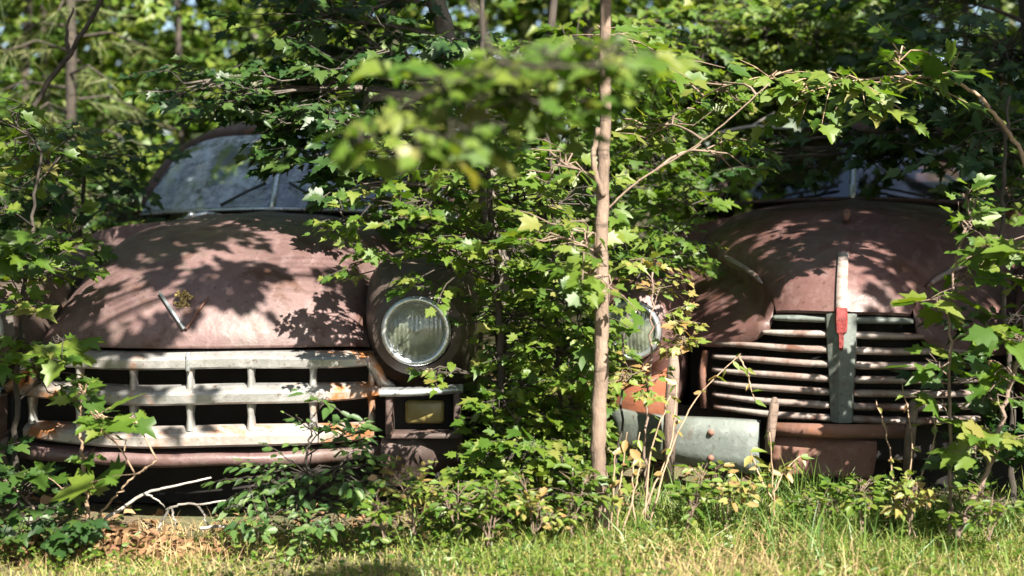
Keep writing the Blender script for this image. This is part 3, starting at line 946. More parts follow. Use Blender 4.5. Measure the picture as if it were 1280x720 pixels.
# side frames of the lower grille and a black sheet for the shade behind
for sg in (-1, 1):
    MB().tube([(sg * 0.515, rplan(.515) + 0.01, 0.50), (sg * 0.525, rplan(.52), 0.42), (sg * 0.52, rplan(.52), 0.28)], [0.012, 0.016, 0.014], 6).build('grille_frame', M['rust'], grr)
rb = MB(); rows = []
for f in np.linspace(0, 1, 6):
    rows.append([(x, 0.10 + 0.85 * x * x, 0.14 + f * (0.655 - 0.125 * ss(0.2, 0.36, abs(x)) - 0.14)) for x in np.linspace(-0.6, 0.6, 25)])
rb.grid(rows).build('shade_backing', M['black'], RC)

# bumper: silver plank left, bare rust pan right, upright guards
bl, zt_ = rloc(752, 524, -0.14); br_, zb_ = rloc(950, 586, -0.14)
bp = MB(); rows = []
for f in np.linspace(0, 1, 12):
    x = bl + (br_ - bl) * f
    y = -0.14 + 0.16 * (1 - f) ** 3
    zt2 = 0.300 - 0.004 * math.sin(6 * f); zb2 = 0.128 + 0.012 * math.sin(5 * f)
    rows.append([(x, y + 0.03, zt2), (x, y - 0.006, zt2 - 0.004), (x, y - 0.016, (zt2 * .7 + zb2 * .3)), (x, y - 0.016, (zt2 * .3 + zb2 * .7)), (x, y - 0.004, zb2), (x, y + 0.03, zb2 + 0.004)])
bp.grid(rows)
bmp = bp.build('bumper', M['grey_plank'], RC, solid=0.006)
for f in (0.70,):
    x = bl + (br_ - bl) * f; y = -0.14 + 0.16 * (1 - f) ** 3
    for z in (0.255, 0.165):
        MB().lathe([(0.0005, -0.027), (0.009, -0.025), (0.012, -0.018), (0.012, -0.010)], (x, y, z), 'y', 10).build('bolt', M['rust'], bmp)
bk = MB()
for f in (0.45, 0.9):
    x = bl + (br_ - bl) * f
    bk.box((x, 0.06, 0.215), (0.05, 0.36, 0.05))
bk.build('bracket', M['dark_rust'], bmp)
xl, z1 = rloc(964, 546, -0.10); xr, z0 = rloc(1096, 602, -0.10)
pp = MB(); rows = []
for f in np.linspace(0, 1, 12):
    x = xl + (xr - xl) * f + 0.0
    rows.append([(x, -0.07, z1 + 0.004), (x, -0.10, z1), (x - 0.0, -0.104, (z1 * 2 + z0) / 3), (x - 0.01 * f, -0.10, z0 + 0.03), (x - 0.02 * f, -0.118, z0 + 0.014), (x - 0.02 * f, -0.09, z0)])
pp.grid(rows).build('bumper_pan', M['rust'], RC, solid=0.005)
xl, zr = rloc(966, 536, -0.11); xr, zr2 = rloc(1130, 538, -0.05)
MB().tube([(xl, -0.115, zr), ((xl + xr) / 2, -0.12, (zr + zr2) / 2), (xr, -0.07, zr2)], [0.024, 0.026, 0.024], 12).build('bumper_rail', M['rust'], RC)
for (px, y0_, y1_, w, yl, mt) in ((838, 446, 602, 0.024, -0.19, 'wood_grey'), (964, 499, 566, 0.017, -0.17, 'wood_grey'), (1137, 503, 590, 0.018, -0.12, 'wood_grey')):
    xa, za = rloc(px + 4, y0_, yl); xb, zb2 = rloc(px - 3, y1_, yl)
    g = MB()
    g.tube([(xb, yl, zb2), (xb * .6 + xa * .4, yl - 0.012, zb2 * .6 + za * .4), (xa * 1.0, yl - 0.008, za * .9 + zb2 * .1), (xa, yl + 0.012, za)], [w * .85, w, w * .95, w * .6], 10)
    g.build('bumper_guard', M[mt], RC)
wr = cabin(RC, pr, M['glass_r'], 1.47, 1.085, 1.78, 1.425, 0.66, 0.56, 0.17, 1.495, 3.1, belt=1.0)
for (u0, v0, u1, v1) in ((-0.5, 0.03, -0.1, 0.16), (0.5, 0.03, 0.12, 0.16)):
    a, b = Vector(wr(u0, v0)), Vector(wr(u1, v1)); o = Vector((0, -0.018, 0.008))
    MB().tube([a + o, (a + b) / 2 + o * 1.4, b + o], [0.008, 0.006, 0.008], 5).build('wiper', M['rubber'], RC)
for sx in (-1, 1):
    wheel(RC, sx * 0.74, 0.66, 0.22, 0.33, sx)
    wheel(RC, sx * 0.72, 3.30, 0.22, 0.33, sx)

# ================================================================== PLANTS
def P3(*pts):
    return [at(*p) for p in pts]
def C(px, py, d, r, n, ls=0.085, lpt=7, flat=0.6):
    """leaf clump centred at a photograph position and distance"""
    rr = r if hasattr(r, '__len__') else (r, r, r * flat)
    return (at(px, py, d), rr, n, ls, lpt)
def SH(px, py, d, t, r, n, ls=0.12, lpt=7):
    """bough of the canopy that stands between the sun and a place"""
    rr = r if hasattr(r, '__len__') else (r, r, r * .5)
    return (at(px, py, d) + S * t, rr, n, ls, lpt)

# --- the young trees between and in front of the cars
plant('maple_sapling', 'slender brown trunk of the young maple standing between the two cars, rising out of frame', 'sapling',
      P3((753, 668, 3.88), (748, 560, 3.86), (752, 420, 3.85), (752, 280, 3.85), (756, 150, 3.85), (757, 10, 3.85), (762, -200, 3.85), (768, -520, 3.9)), 0.026, 0.014,
      [C(700, 205, 3.9, .14, 8, 0.063), C(820, 165, 4.5, .20, 14, 0.060), C(880, 120, 4.6, .20, 12, 0.060), C(735, 345, 3.80, .09, 7, 0.056), C(712, 300, 3.8, .12, 10, 0.056),
       C(785, 60, 4.5, .25, 12), C(905, 200, 4.6, .14, 7, 0.053)],
      M['leaf_bright'], M['bark_sapling'], wig=0.0015, limb_r=0.005,
      extra_trunks=[(P3((758, 262, 3.85), (800, 225, 3.87), (880, 175, 3.9), (962, 104, 3.95)), 0.0036, 0.002), (P3((753, 245, 3.83), (742, 205, 3.82), (748, 160, 3.84)), 0.010, 0.008)])
plant('maple_sapling', 'leafy young maple crowding the headlight side of the left car', 'sapling',
      P3((628, 665, 4.2), (622, 560, 4.2), (626, 420, 4.2), (612, 250, 4.25), (604, 60, 4.3), (600, -160, 4.3)), 0.016, 0.007,
      [C(560, 330, 4.02, .17, 19, 0.047), C(500, 255, 3.95, .15, 16, 0.040), C(430, 272, 3.98, .07, 8, 0.034), C(610, 300, 4.2, .18, 19, 0.044), C(655, 250, 4.3, .2, 19, 0.047), C(640, 395, 4.25, .16, 16, 0.040),
       C(590, 205, 4.1, .2, 19, 0.047), C(520, 200, 4.1, .2, 16, 0.050), C(660, 480, 4.2, .15, 16, 0.040), C(545, 468, 3.98, .04, 5, 0.035, 5), C(470, 330, 4.0, .10, 8, 0.044), C(640, 440, 4.2, .10, 9, 0.040)],
      M['leaf_bright'], M['bark_dark'], limb_r=0.004)
plant('maple_sapling', 'thin young maple with small bright leaves just left of the brown trunk', 'sapling',
      P3((700, 665, 4.3), (704, 560, 4.3), (698, 430, 4.3), (690, 270, 4.35), (684, 120, 4.4)), 0.011, 0.005,
      [C(705, 440, 4.15, .12, 14, 0.046), C(735, 385, 4.05, .10, 11, 0.050), C(690, 520, 4.15, .12, 14, 0.046), C(650, 545, 4.1, .13, 14, 0.046), C(680, 340, 4.3, .16, 14, 0.050), C(705, 250, 4.4, .2, 14, 0.054), C(722, 480, 4.0, .08, 8, 0.042)],
      M['leaf_bright'], M['bark_dark'], limb_r=0.004)
plant('maple_sapling', 'slim sapling with speckled leaves hanging beside the headlight of the right car', 'sapling',
      P3((812, 655, 4.1), (806, 560, 4.1), (814, 430, 4.1), (816, 340, 4.12)), 0.006, 0.003,
      [C(838, 395, 4.1, .05, 8, .034), C(848, 425, 4.1, .055, 9, .034), C(826, 360, 4.12, .05, 6, .036), C(808, 478, 4.05, .06, 8, .036), C(780, 468, 4.0, .04, 5, .036), C(800, 330, 4.15, .05, 4, .04)],
      M['leaf_mixed'], M['wood_grey'], limb_r=0.002, twig_r=.0013)
plant('maple_tree', 'dense young maple filling the gap behind the two cars', 'tree',
      P3((672, 640, 5.4), (668, 430, 5.4), (680, 230, 5.5), (690, 0, 5.5), (694, -400, 5.6)), 0.032, 0.014,
      [C(640, 330, 5.1, .35, 55, 0.058), C(560, 230, 5.2, .38, 55, 0.058), C(730, 230, 5.2, .36, 55, 0.058), C(650, 150, 5.4, .4, 55, 0.061), C(800, 330, 5.2, .22, 34, 0.054), C(820, 200, 5.5, .36, 52, 0.058),
       C(740, 90, 5.5, .4, 55, 0.061), C(560, 90, 5.4, .4, 49, 0.061), C(690, 450, 5.2, .3, 40, 0.054)],
      M['leaf_mid'], M['bark_dark'], limb_r=0.008)
plant('maple_tree', 'bright leafed maple over the left front corner of the right car roof', 'tree',
      P3((905, 600, 7.2), (900, 330, 7.2), (925, 100, 7.2), (940, -200, 7.2), (940, -700, 7.3)), 0.06, 0.03,
      [C(880, 60, 6.6, .5, 104, 0.061), C(960, 40, 6.6, .5, 104, 0.061), C(1040, 50, 6.6, .42, 81, 0.061), C(830, 130, 6.8, .42, 81, 0.061), C(920, 130, 6.6, .42, 81, 0.061), C(880, 220, 6.8, .3, 46, 0.058),
       C(980, 110, 6.4, .3, 58, 0.058), C(1080, 100, 6.5, .3, 49, 0.058)],
      M['leaf_far'], M['bark_dark'], limb_r=0.012)
plant('shrub', 'leafy undergrowth filling the gap between the two cars', 'shrub',
      P3((690, 640, 4.9), (688, 560, 4.9), (684, 470, 4.9)), 0.010, 0.005,
      [C(640, 420, 4.9, .16, 27, 0.051), C(700, 470, 4.8, .18, 31, 0.051), C(650, 520, 4.8, .18, 31, 0.051), C(720, 560, 4.7, .16, 27, 0.047), C(610, 480, 4.6, .10, 18, 0.047), C(660, 590, 4.5, .16, 27, 0.043), C(735, 430, 4.6, .12, 20, 0.047), C(610, 560, 4.3, .08, 18, 0.038)],
      M['leaf_bright'], M['bark_dark'], limb_r=0.004, twig_r=.0016)
# --- right hand saplings
plant('maple_sapling', 'bright green maple sapling on a pale straight stem at the right edge', 'sapling',
      P3((1186, 668, 3.9), (1188, 560, 3.9), (1187, 450, 3.9), (1192, 340, 3.9), (1215, 262, 3.92), (1226, 235, 3.92)), 0.0065, 0.003,
      [C(1166, 380, 3.88, .03, 4, 0.090, 3), C(1168, 458, 3.88, .03, 4, 0.090, 3), C(1215, 282, 3.9, .04, 4, 0.081, 4), C(1245, 312, 3.9, .04, 4, 0.081, 4), C(1258, 350, 3.88, .04, 4, 0.086, 4), C(1212, 345, 3.9, .04, 4, 0.081, 3),
       C(1180, 508, 3.88, .03, 2, 0.072, 3), C(1225, 410, 3.9, .04, 6, 0.081, 3), C(1212, 250, 3.9, .03, 4, 0.054, 3)],
      M['leaf_bright'], M['wood_grey'], limb_r=0.003, twig_r=.0016)
plant('maple_sapling', 'leaning maple sapling with broad leaves cut off by the right edge', 'sapling',
      P3((1196, 672, 3.82), (1232, 590, 3.82), (1262, 490, 3.82), (1284, 400, 3.82), (1310, 260, 3.85)), 0.009, 0.005,
      [C(1262, 548, 3.8, .05, 5, 0.077, 3), C(1245, 500, 3.8, .05, 3, 0.077, 3), C(1275, 420, 3.78, .05, 5, 0.081, 3), C(1268, 470, 3.78, .05, 3, 0.081, 3), C(1222, 560, 3.78, .05, 5, 0.063, 3), C(1320, 300, 3.8, .15, 10, 0.090, 4)],
      M['leaf_bright'], M['wood_grey'], limb_r=0.003, twig_r=.0016)
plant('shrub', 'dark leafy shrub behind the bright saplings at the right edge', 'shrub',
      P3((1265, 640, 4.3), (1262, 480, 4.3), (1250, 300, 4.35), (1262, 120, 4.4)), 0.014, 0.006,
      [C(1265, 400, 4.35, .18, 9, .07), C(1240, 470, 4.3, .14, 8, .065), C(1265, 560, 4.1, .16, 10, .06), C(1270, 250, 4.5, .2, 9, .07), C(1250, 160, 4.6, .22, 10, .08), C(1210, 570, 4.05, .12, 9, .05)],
      M['leaf_shaded'], M['bark_dark'], limb_r=0.004)
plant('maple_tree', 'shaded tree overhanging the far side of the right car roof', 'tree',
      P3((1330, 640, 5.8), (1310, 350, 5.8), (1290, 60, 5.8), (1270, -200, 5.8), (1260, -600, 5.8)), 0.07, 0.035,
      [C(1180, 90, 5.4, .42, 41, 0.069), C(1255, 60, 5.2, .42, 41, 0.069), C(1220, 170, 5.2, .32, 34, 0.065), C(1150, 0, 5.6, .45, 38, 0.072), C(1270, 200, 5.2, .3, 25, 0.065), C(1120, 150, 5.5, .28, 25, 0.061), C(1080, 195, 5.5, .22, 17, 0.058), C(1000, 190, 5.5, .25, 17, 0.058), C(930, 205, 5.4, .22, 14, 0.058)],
      M['leaf_shaded'], M['bark_dark'], limb_r=0.012)
plant('bare_branch', 'bare curved branch with a spray of pale lit leaves above the right windshield', 'branch',
      P3((1330, 330, 4.35), (1282, 205, 4.35), (1242, 142, 4.35), (1194, 103, 4.35), (1120, 96, 4.35), (1040, 104, 4.35), (962, 98, 4.35)), 0.010, 0.003,
      [C(1115, 105, 4.3, (.12, .1, .04), 6, .085, 5), C(1050, 108, 4.3, (.16, .12, .05), 9, .075, 6), C(1010, 112, 4.3, (.1, .1, .05), 7, .075, 6), C(965, 96, 4.3, .05, 4, .06, 5), C(1175, 95, 4.3, .06, 3, .08, 4), C(1105, 130, 4.28, .04, 2, .11, 3), C(1125, 70, 4.4, .10, 4, .08, 5)],
      M['leaf_bright'], M['dry_stem'], parts=('stem', 'leaves'), limb_r=0.003)
# --- left hand plants
plant('maple_sapling', 'leafy sapling at the left edge with a few sunlit leaves', 'sapling',
      P3((14, 668, 4.05), (20, 520, 4.05), (34, 330, 4.1), (52, 190, 4.15)), 0.012, 0.004,
      [C(8, 262, 3.95, .05, 4, .075, 5), C(40, 305, 3.95, .05, 4, .075, 5), C(24, 375, 3.95, .06, 5, .065, 5), C(72, 428, 3.9, .05, 4, .065, 5), C(15, 430, 3.95, .08, 6, .06), C(70, 215, 4.3, .16, 12, .06), C(20, 160, 4.3, .18, 12, .06),
       C(90, 290, 4.45, .12, 9, .055), C(50, 340, 4.3, .14, 9, .055), C(-40, 330, 4.0, .2, 10, .08), C(60, 470, 4.1, .1, 7, .05)],
      M['leaf_mid'], M['bark_dark'], limb_r=0.004)
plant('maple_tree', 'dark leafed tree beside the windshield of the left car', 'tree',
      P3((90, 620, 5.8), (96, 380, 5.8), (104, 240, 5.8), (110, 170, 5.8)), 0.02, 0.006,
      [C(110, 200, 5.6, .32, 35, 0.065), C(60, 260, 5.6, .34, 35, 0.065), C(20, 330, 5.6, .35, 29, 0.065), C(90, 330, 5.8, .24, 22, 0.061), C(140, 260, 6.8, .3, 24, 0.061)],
      M['leaf_shaded'], M['bark_dark'], limb_r=0.008)
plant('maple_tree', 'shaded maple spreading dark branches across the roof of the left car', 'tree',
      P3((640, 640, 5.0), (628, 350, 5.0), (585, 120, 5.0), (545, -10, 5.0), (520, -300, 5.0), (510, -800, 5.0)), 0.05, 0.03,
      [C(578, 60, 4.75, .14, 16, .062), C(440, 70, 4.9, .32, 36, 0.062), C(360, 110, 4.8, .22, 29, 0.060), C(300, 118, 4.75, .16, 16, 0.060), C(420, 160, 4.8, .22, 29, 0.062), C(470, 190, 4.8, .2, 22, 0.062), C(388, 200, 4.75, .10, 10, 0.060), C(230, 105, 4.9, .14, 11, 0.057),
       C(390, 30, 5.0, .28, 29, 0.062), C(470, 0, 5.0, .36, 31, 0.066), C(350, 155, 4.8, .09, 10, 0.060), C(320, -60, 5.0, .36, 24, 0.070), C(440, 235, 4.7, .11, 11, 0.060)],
      M['leaf_shaded'], M['bark_grey'], limb_r=0.012)
plant('maple_sapling', 'small sapling with broad leaves in front of the left end of the chrome grille', 'sapling',
      P3((112, 662, 3.85), (104, 590, 3.84), (100, 530, 3.82), (108, 480, 3.8)), 0.007, 0.003,
      [C(128, 522, 3.75, .03, 3, .08, 3), C(106, 490, 3.78, .03, 3, .055, 3), C(140, 548, 3.75, .03, 2, .075, 3), C(180, 590, 3.75, .02, 1, .11, 3), C(76, 612, 3.8, .03, 2, .08, 3), C(112, 570, 3.78, .03, 2, .05, 3), C(168, 522, 3.8, .02, 1, .06, 3)],
      M['leaf_mid'], M['dry_stem'], limb_r=0.003, twig_r=.0016,
      extra_trunks=[(P3((112, 660, 3.85), (140, 625, 3.82), (165, 598, 3.78), (196, 575, 3.76)), 0.004, 0.002)])
plant('shrub', 'low dark bush with small glossy leaves below the right half of the chrome grille', 'shrub',
      P3((385, 672, 3.9), (388, 620, 3.88), (384, 570, 3.86), (392, 520, 3.85)), 0.007, 0.003,
      [C(330, 600, 3.85, .11, 13, .036, 8), C(385, 590, 3.85, .12, 15, .036, 8), C(435, 585, 3.85, .11, 14, .036, 8), C(375, 640, 3.8, .12, 13, .036, 8), C(440, 545, 3.88, .07, 7, .036, 7), C(320, 640, 3.82, .10, 9, .036, 8), C(430, 640, 3.82, .11, 10, .036, 8),
       C(400, 540, 3.85, .07, 6, .036, 7), C(405, 505, 3.85, .03, 3, .05, 5)],
      M['leaf_small'], M['bark_dark'], shape='oval', limb_r=0.003, twig_r=.0016)
plant('shrub', 'tangled low shrub at the foot of the saplings between the cars', 'shrub',
      P3((640, 672, 3.95), (636, 620, 3.95), (640, 560, 3.98), (650, 520, 4.0)), 0.008, 0.004,
      [C(615, 575, 4.0, .09, 14, 0.038, 7), C(645, 560, 4.0, .13, 25, 0.047, 7), C(690, 575, 3.95, .12, 22, 0.047, 7), C(610, 620, 3.9, .13, 22, 0.038, 7), C(680, 625, 3.9, .13, 22, 0.038, 7), C(625, 500, 4.05, .08, 10, 0.043, 6), C(560, 650, 3.85, .08, 11, 0.027, 7)],
      M['leaf_bright'], M['bark_dark'], limb_r=0.003, twig_r=.0016)
plant('shrub', 'weedy green shrub at the left edge below the bumper', 'shrub',
      P3((20, 676, 3.85), (22, 630, 3.85), (30, 600, 3.85)), 0.006, 0.003,
      [C(20, 620, 3.85, .12, 12, .055, 6), C(50, 650, 3.8, .11, 10, .045, 6), C(-30, 600, 3.85, .15, 12, .06, 6), C(85, 665, 3.75, .09, 8, .04, 6)],
      M['leaf_shaded'], M['bark_dark'], limb_r=0.003, twig_r=.0016)
plant('vine', 'leafy vine climbing over the hidden headlight of the right car', 'vine',
      P3((768, 640, 4.2), (775, 540, 4.3), (790, 360, 4.55), (840, 300, 4.7), (880, 270, 4.9)), 0.005, 0.003,
      [C(805, 320, 4.55, .08, 6, .055), C(838, 290, 4.7, .10, 7, .055), C(850, 245, 4.9, .12, 9, .06), C(775, 330, 4.6, .07, 5, .055)],
      M['leaf_mid'], M['bark_dark'], parts=('stem', 'leaves'), limb_r=0.003)
# --- the tall maple whose bough hangs in front of the lens and whose crown shades the cars
plant('maple_tree', 'near maple whose blurred leafy bough hangs in front of the trunk between the cars', 'tree',
      [Vector((-2.5, 0.6, 0)), Vector((-2.5, 0.6, 1.8)), Vector((-2.3, 0.8, 3.4)), Vector((-1.9, 1.0, 4.8)), Vector((-1.5, 1.2, 6.4))], 0.12, 0.05,
      [C(600, 120, 2.35, (.15, .12, .075), 13, .062, 5), C(690, 85, 2.35, (.13, .12, .08), 13, .062, 5), C(530, 125, 2.35, (.06, .08, .075), 7, .062, 5), C(760, 75, 2.35, (.11, .1, .07), 9, .062, 5), C(450, 178, 2.15, (.04, .06, .04), 4, .06, 3), C(640, 160, 2.35, (.12, .1, .075), 9, .062, 5), C(825, 88, 2.35, (.05, .06, .04), 2, .075, 3), C(560, 175, 2.15, (.08, .08, .075), 4, .06, 3)],
      M['leaf_bright'], M['bark_dark'], sun=1.5, limb_r=0.0015, twig_r=.0013,
      extra_trunks=[([Vector((-1.95, 1.0, 4.5)), Vector((-0.9, 1.5, 3.2)), at(520, -420, 2.0), at(570, -120, 2.0), at(612, 60, 2.0), at(690, 82, 2.0), at(780, 80, 2.0)], 0.008, 0.0012)])
plant('maple_tree', 'tall maple near the camera whose crown dapples the right car with shade', 'tree',
      [Vector((4.3, 0.6, 0)), Vector((4.3, 0.6, 2.0)), Vector((4.1, 0.8, 4.0)), Vector((3.8, 1.0, 6.4))], 0.14, 0.06,
      [SH(1100, 300, 5.2, 3.0, .30, 26), SH(1165, 330, 5.0, 2.8, .26, 24), SH(1040, 265, 5.6, 3.2, .34, 28), SH(950, 290, 5.5, 3.1, .28, 14), SH(915, 325, 5.1, 2.6, .08, 4, .1), SH(1020, 350, 4.8, 2.8, .10, 4, .1),
       SH(950, 200, 6.1, 3.4, .5, 46), SH(1080, 190, 6.1, 3.4, .5, 46), SH(1180, 190, 6.0, 3.4, .55, 50), SH(1250, 100, 5.5, 3.6, .6, 50), SH(1150, 60, 6.2, 4.0, .6, 44), SH(1300, 250, 5.0, 3.0, .5, 36),
       SH(1120, 450, 4.7, 3.0, .18, 9, .1), SH(1160, 420, 4.7, 3.0, .2, 12, .1)],
      M['leaf_mid'], M['bark_grey'], limb_r=0.02)
plant('maple_tree', 'tall maple near the camera whose crown dapples the left car with shade', 'tree',
      [Vector((-3.4, 0.2, 0)), Vector((-3.3, 0.2, 2.0)), Vector((-3.0, 0.5, 4.0)), Vector((-2.2, 1.2, 6.6))], 0.15, 0.06,
      [SH(225, 210, 5.8, 3.0, .42, 36), SH(330, 205, 5.8, 3.0, .42, 36), SH(430, 200, 5.6, 3.0, .42, 36), SH(300, 140, 6.4, 3.4, .55, 44), SH(440, 110, 6.0, 3.6, .6, 46),
       SH(230, 385, 4.5, 2.8, .15, 7, .09), SH(260, 310, 4.8, 2.6, .18, 3, .09), SH(170, 350, 4.7, 2.6, .16, 4, .09), SH(120, 330, 4.9, 2.8, .2, 12), SH(60, 330, 4.6, 3.0, .3, 4), SH(60, 500, 4.2, 3.0, .3, 10), SH(80, 180, 5.4, 3.4, .6, 18), SH(450, 350, 4.6, 2.4, .2, 12, .1), 
       SH(390, 300, 4.9, 2.6, .12, 4, .09), SH(420, 590, 3.95, 2.8, .15, 5, .1)],
      M['leaf_mid'], M['bark_grey'], limb_r=0.02)

# --- trees in the wood behind
bgr = random.Random(5)
def wood_tree(name, label, x, y, h, r, leafm, bark, n=10, crown_r=1.1, low=0.8, ls=0.13, twigs=34, lean=0.2, group='trees in the wood behind the cars'):
    h *= 1.5; crown_r *= 1.1  # trees raised and widened to block more of the sky
    top = Vector((x + bgr.uniform(-lean, lean), y + bgr.uniform(-lean, lean), h))
    tr = [Vector((x, y, 0)), Vector((x * .7 + top.x * .3 + bgr.uniform(-.1, .1), y, h * .35)), Vector((x * .3 + top.x * .7, y, h * .7)), top]
    cl = []
    n = int(n * 1.9)
    for k in range(n):
        f = ((k + .5) / n) ** 1.5
        z = low * .6 + (h - low * .6) * f
        a = k * 2.4 + bgr.uniform(-.4, .4)
        rr = crown_r * (0.55 + 0.7 * math.sin(math.pi * min(1, f * .9 + .1)))
        cl.append((Vector((x + math.cos(a) * rr * .8, y + math.sin(a) * rr * .8, z)), (rr * .75, rr * .75, rr * .36), int(twigs * (1.7 if z < 3.6 else .8)), ls * (.72 if z < 3.6 else 1.1), 7))
    plant(name, label, 'tree', tr, r * .42, r * .2, cl, leafm, bark, shape='star', wood=False, limb_r=0.009, seg=7, wig=.01, up_bias=.5, group=group)
wood_tree('maple_tree', 'broad bright tree in the wood above the left car', -3.6, 9.2, 5.6, .09, M['leaf_far'], M['bark_dark'], 11, 1.2)
wood_tree('maple_tree', 'yellow green tree in the wood at the far left', -5.6, 10.5, 5.2, .08, M['leaf_far'], M['bark_dark'], 10, 1.2)
wood_tree('maple_tree', 'sunlit tree in the wood right of the pale birch', -1.0, 11.0, 6.0, .08, M['leaf_far'], M['bark_dark'], 11, 1.2)
wood_tree('maple_tree', 'tree in the wood seen through the gap between the cars', 0.6, 9.0, 6.2, .08, M['leaf_mid'], M['bark_dark'], 12, 1.1, .5)
wood_tree('maple_tree', 'leafy tree in the wood right of the brown trunk', 2.2, 10.0, 6.4, .09, M['leaf_far'], M['bark_dark'], 12, 1.2)
wood_tree('maple_tree', 'deep green tree in the wood above the right car', 3.8, 9.6, 6.2, .09, M['leaf_mid'], M['bark_dark'], 12, 1.2)
wood_tree('maple_tree', 'dark tree in the wood at the upper right corner', 5.4, 10.2, 6.5, .1, M['leaf_shaded'], M['bark_dark'], 12, 1.3)
wood_tree('maple_tree', 'dim tree in the wood beyond the left car roof', -2.2, 12.8, 7.0, .1, M['leaf_mid'], M['bark_grey'], 11, 1.4)
wood_tree('maple_tree', 'dim tree in the wood beyond the right car roof', 3.2, 13.2, 7.2, .1, M['leaf_mid'], M['bark_grey'], 11, 1.4)
wood_tree('maple_tree', 'tree in the wood behind the sapling at the left edge', -4.6, 7.4, 4.6, .06, M['leaf_mid'], M['bark_dark'], 9, .9, .5, .11)
wood_tree('maple_tree', 'tree in the wood behind the shrub at the right edge', 5.0, 7.8, 5.4, .07, M['leaf_shaded'], M['bark_dark'], 10, 1.0, .6, .11)
wood_tree('birch_tree', 'pale trunked birch in the wood at the top left', -2.55, 12.0, 6.5, .085, M['leaf_far'], M['bark_pale'], 5, 1.0, 3.0)

wood_tree('maple_tree', 'lit tree in the wood behind the pine', -4.2, 11.6, 5.8, .08, M['leaf_far'], M['bark_dark'], 11, 1.25)
wood_tree('maple_tree', 'lit tree in the wood above the middle of the left windshield', -2.3, 9.0, 5.0, .07, M['leaf_far'], M['bark_dark'], 10, 1.0, 1.4, .11)
wood_tree('maple_tree', 'lit tree in the wood above the right end of the right windshield', 3.0, 8.6, 5.2, .07, M['leaf_far'], M['bark_dark'], 10, 1.0, 1.5, .11)
for k, (x, y, h) in enumerate(((-7.5, 1.0, 8.0), (-6.5, -6.0, 8.0), (8.2, 2.5, 7.5), (-2.6, -9.0, 7.0), (-7.0, 5.2, 8.0), (7.6, 6.4, 8.0), (11.0, 0.0, 6.5))):  # unseen trees added to cut sky light and deepen the shade
    wood_tree('maple_tree', ['unseen tree added on the left to block sky light', 'unseen tree added behind on the left to block sky light', 'unseen tree added on the right to block sky light', 'unseen tree added behind the camera to block sky light', 'unseen tree added left of the left car to block sky light', 'unseen tree added right of the right car to block sky light', 'unseen tree added behind on the right to block sky light'][k], x, y, h, .12, M['leaf_mid'], M['bark_dark'], 12, 2.0, .8, .17, 44, group='unseen trees added to block sky light')

# pine with hanging needles at the upper left
def pine():
    base = at(85, 620, 7.4); base.z = 0
    root = empty('pine_tree', base); tag(root, 'young pine with long hanging needles at the upper left', 'tree')
    h = 3.8
    t = MB(); t.tube([(0, 0, 0), (0.02, 0, h * .5), (0.0, 0, h)], [.04, .03, .008], 7)
    V = []
    for k in range(44):
        z = 0.5 + (h - .6) * k / 44; a = k * 2.4; L = (0.95 - 0.2 * z) * random.uniform(.7, 1.1)
        e = Vector((math.cos(a) * L, math.sin(a) * L, z - 0.12 * L))
        t.tube([(0, 0, z), Vector((e.x * .5, e.y * .5, z + .04)), e], [.010, .007, .004], 4)
        for q in range(60):
            f = random.uniform(.25, 1.02); p = Vector((e.x * f, e.y * f, z - 0.12 * L * f * f))
            dv = Vector((e.x, e.y, 0)).normalized() * .7 + Vector((random.gauss(0, .7), random.gauss(0, .7), random.gauss(-.35, .4)))
            V.append((p, dv))
    t.build('trunk', M['bark_dark'], root)
    pos = np.array([tuple(p) for p, d in V]); tip = np.array([tuple(d) for p, d in V])
    n = len(V); L = rng.uniform(.12, .20, n)
    tip = unit(tip); side = unit(np.cross(tip, rng.normal(0, 1, (n, 3)))) * 0.0035
    verts = np.stack([pos - side, pos + side, pos + tip * L[:, None] + np.array([0, 0, -.02])], 1).reshape(-1, 3)
    me = raw_mesh('crown', verts, np.arange(3 * n), np.full(n, 3))
    link_mesh('crown', me, M['needle'], root)
pine()

# the far-off wood: one mass of leaves and dark trunks
def far_wood():
    n = 60000
    th = rng.uniform(-1.25, 1.25, n); rad = rng.uniform(15.0, 20.0, n)
    z = rng.uniform(0, 1, n) ** 0.8 * (9.0 + 1.6 * np.sin(7 * th) + 1.0 * np.sin(17 * th + 1))
    # clumps: pull leaves towards random centres
    cc = rng.integers(0, 700, n)
    cth = rng.uniform(-1.25, 1.25, 700); cr = rng.uniform(15, 19, 700); cz = rng.uniform(0.2, 9.5, 700)
    k = rng.uniform(0, 1, n) < 0.75
    th = np.where(k, cth[cc] + rng.normal(0, .035, n), th); rad = np.where(k, cr[cc] + rng.normal(0, .35, n), rad); z = np.where(k, np.abs(cz[cc] + rng.normal(0, .33, n)), z)
    pos = np.stack([np.sin(th) * rad, np.cos(th) * rad, z], 1)
    tip = unit(rng.normal(0, 1, (n, 3)) + np.array([0, -.5, -.3])); nor = unit(rng.normal(0, .6, (n, 3)) + np.array([0, -.3, .8]))
    me = leaf_mesh('distant_woods', pos, tip, nor, rng.uniform(.24, .46, n), 'star')
    o = link_mesh('distant_woods', me, M['leaf_far'])
    tag(o, 'dark mass of distant woodland leaves closing the view', 'woods', kind='stuff')
far_wood()

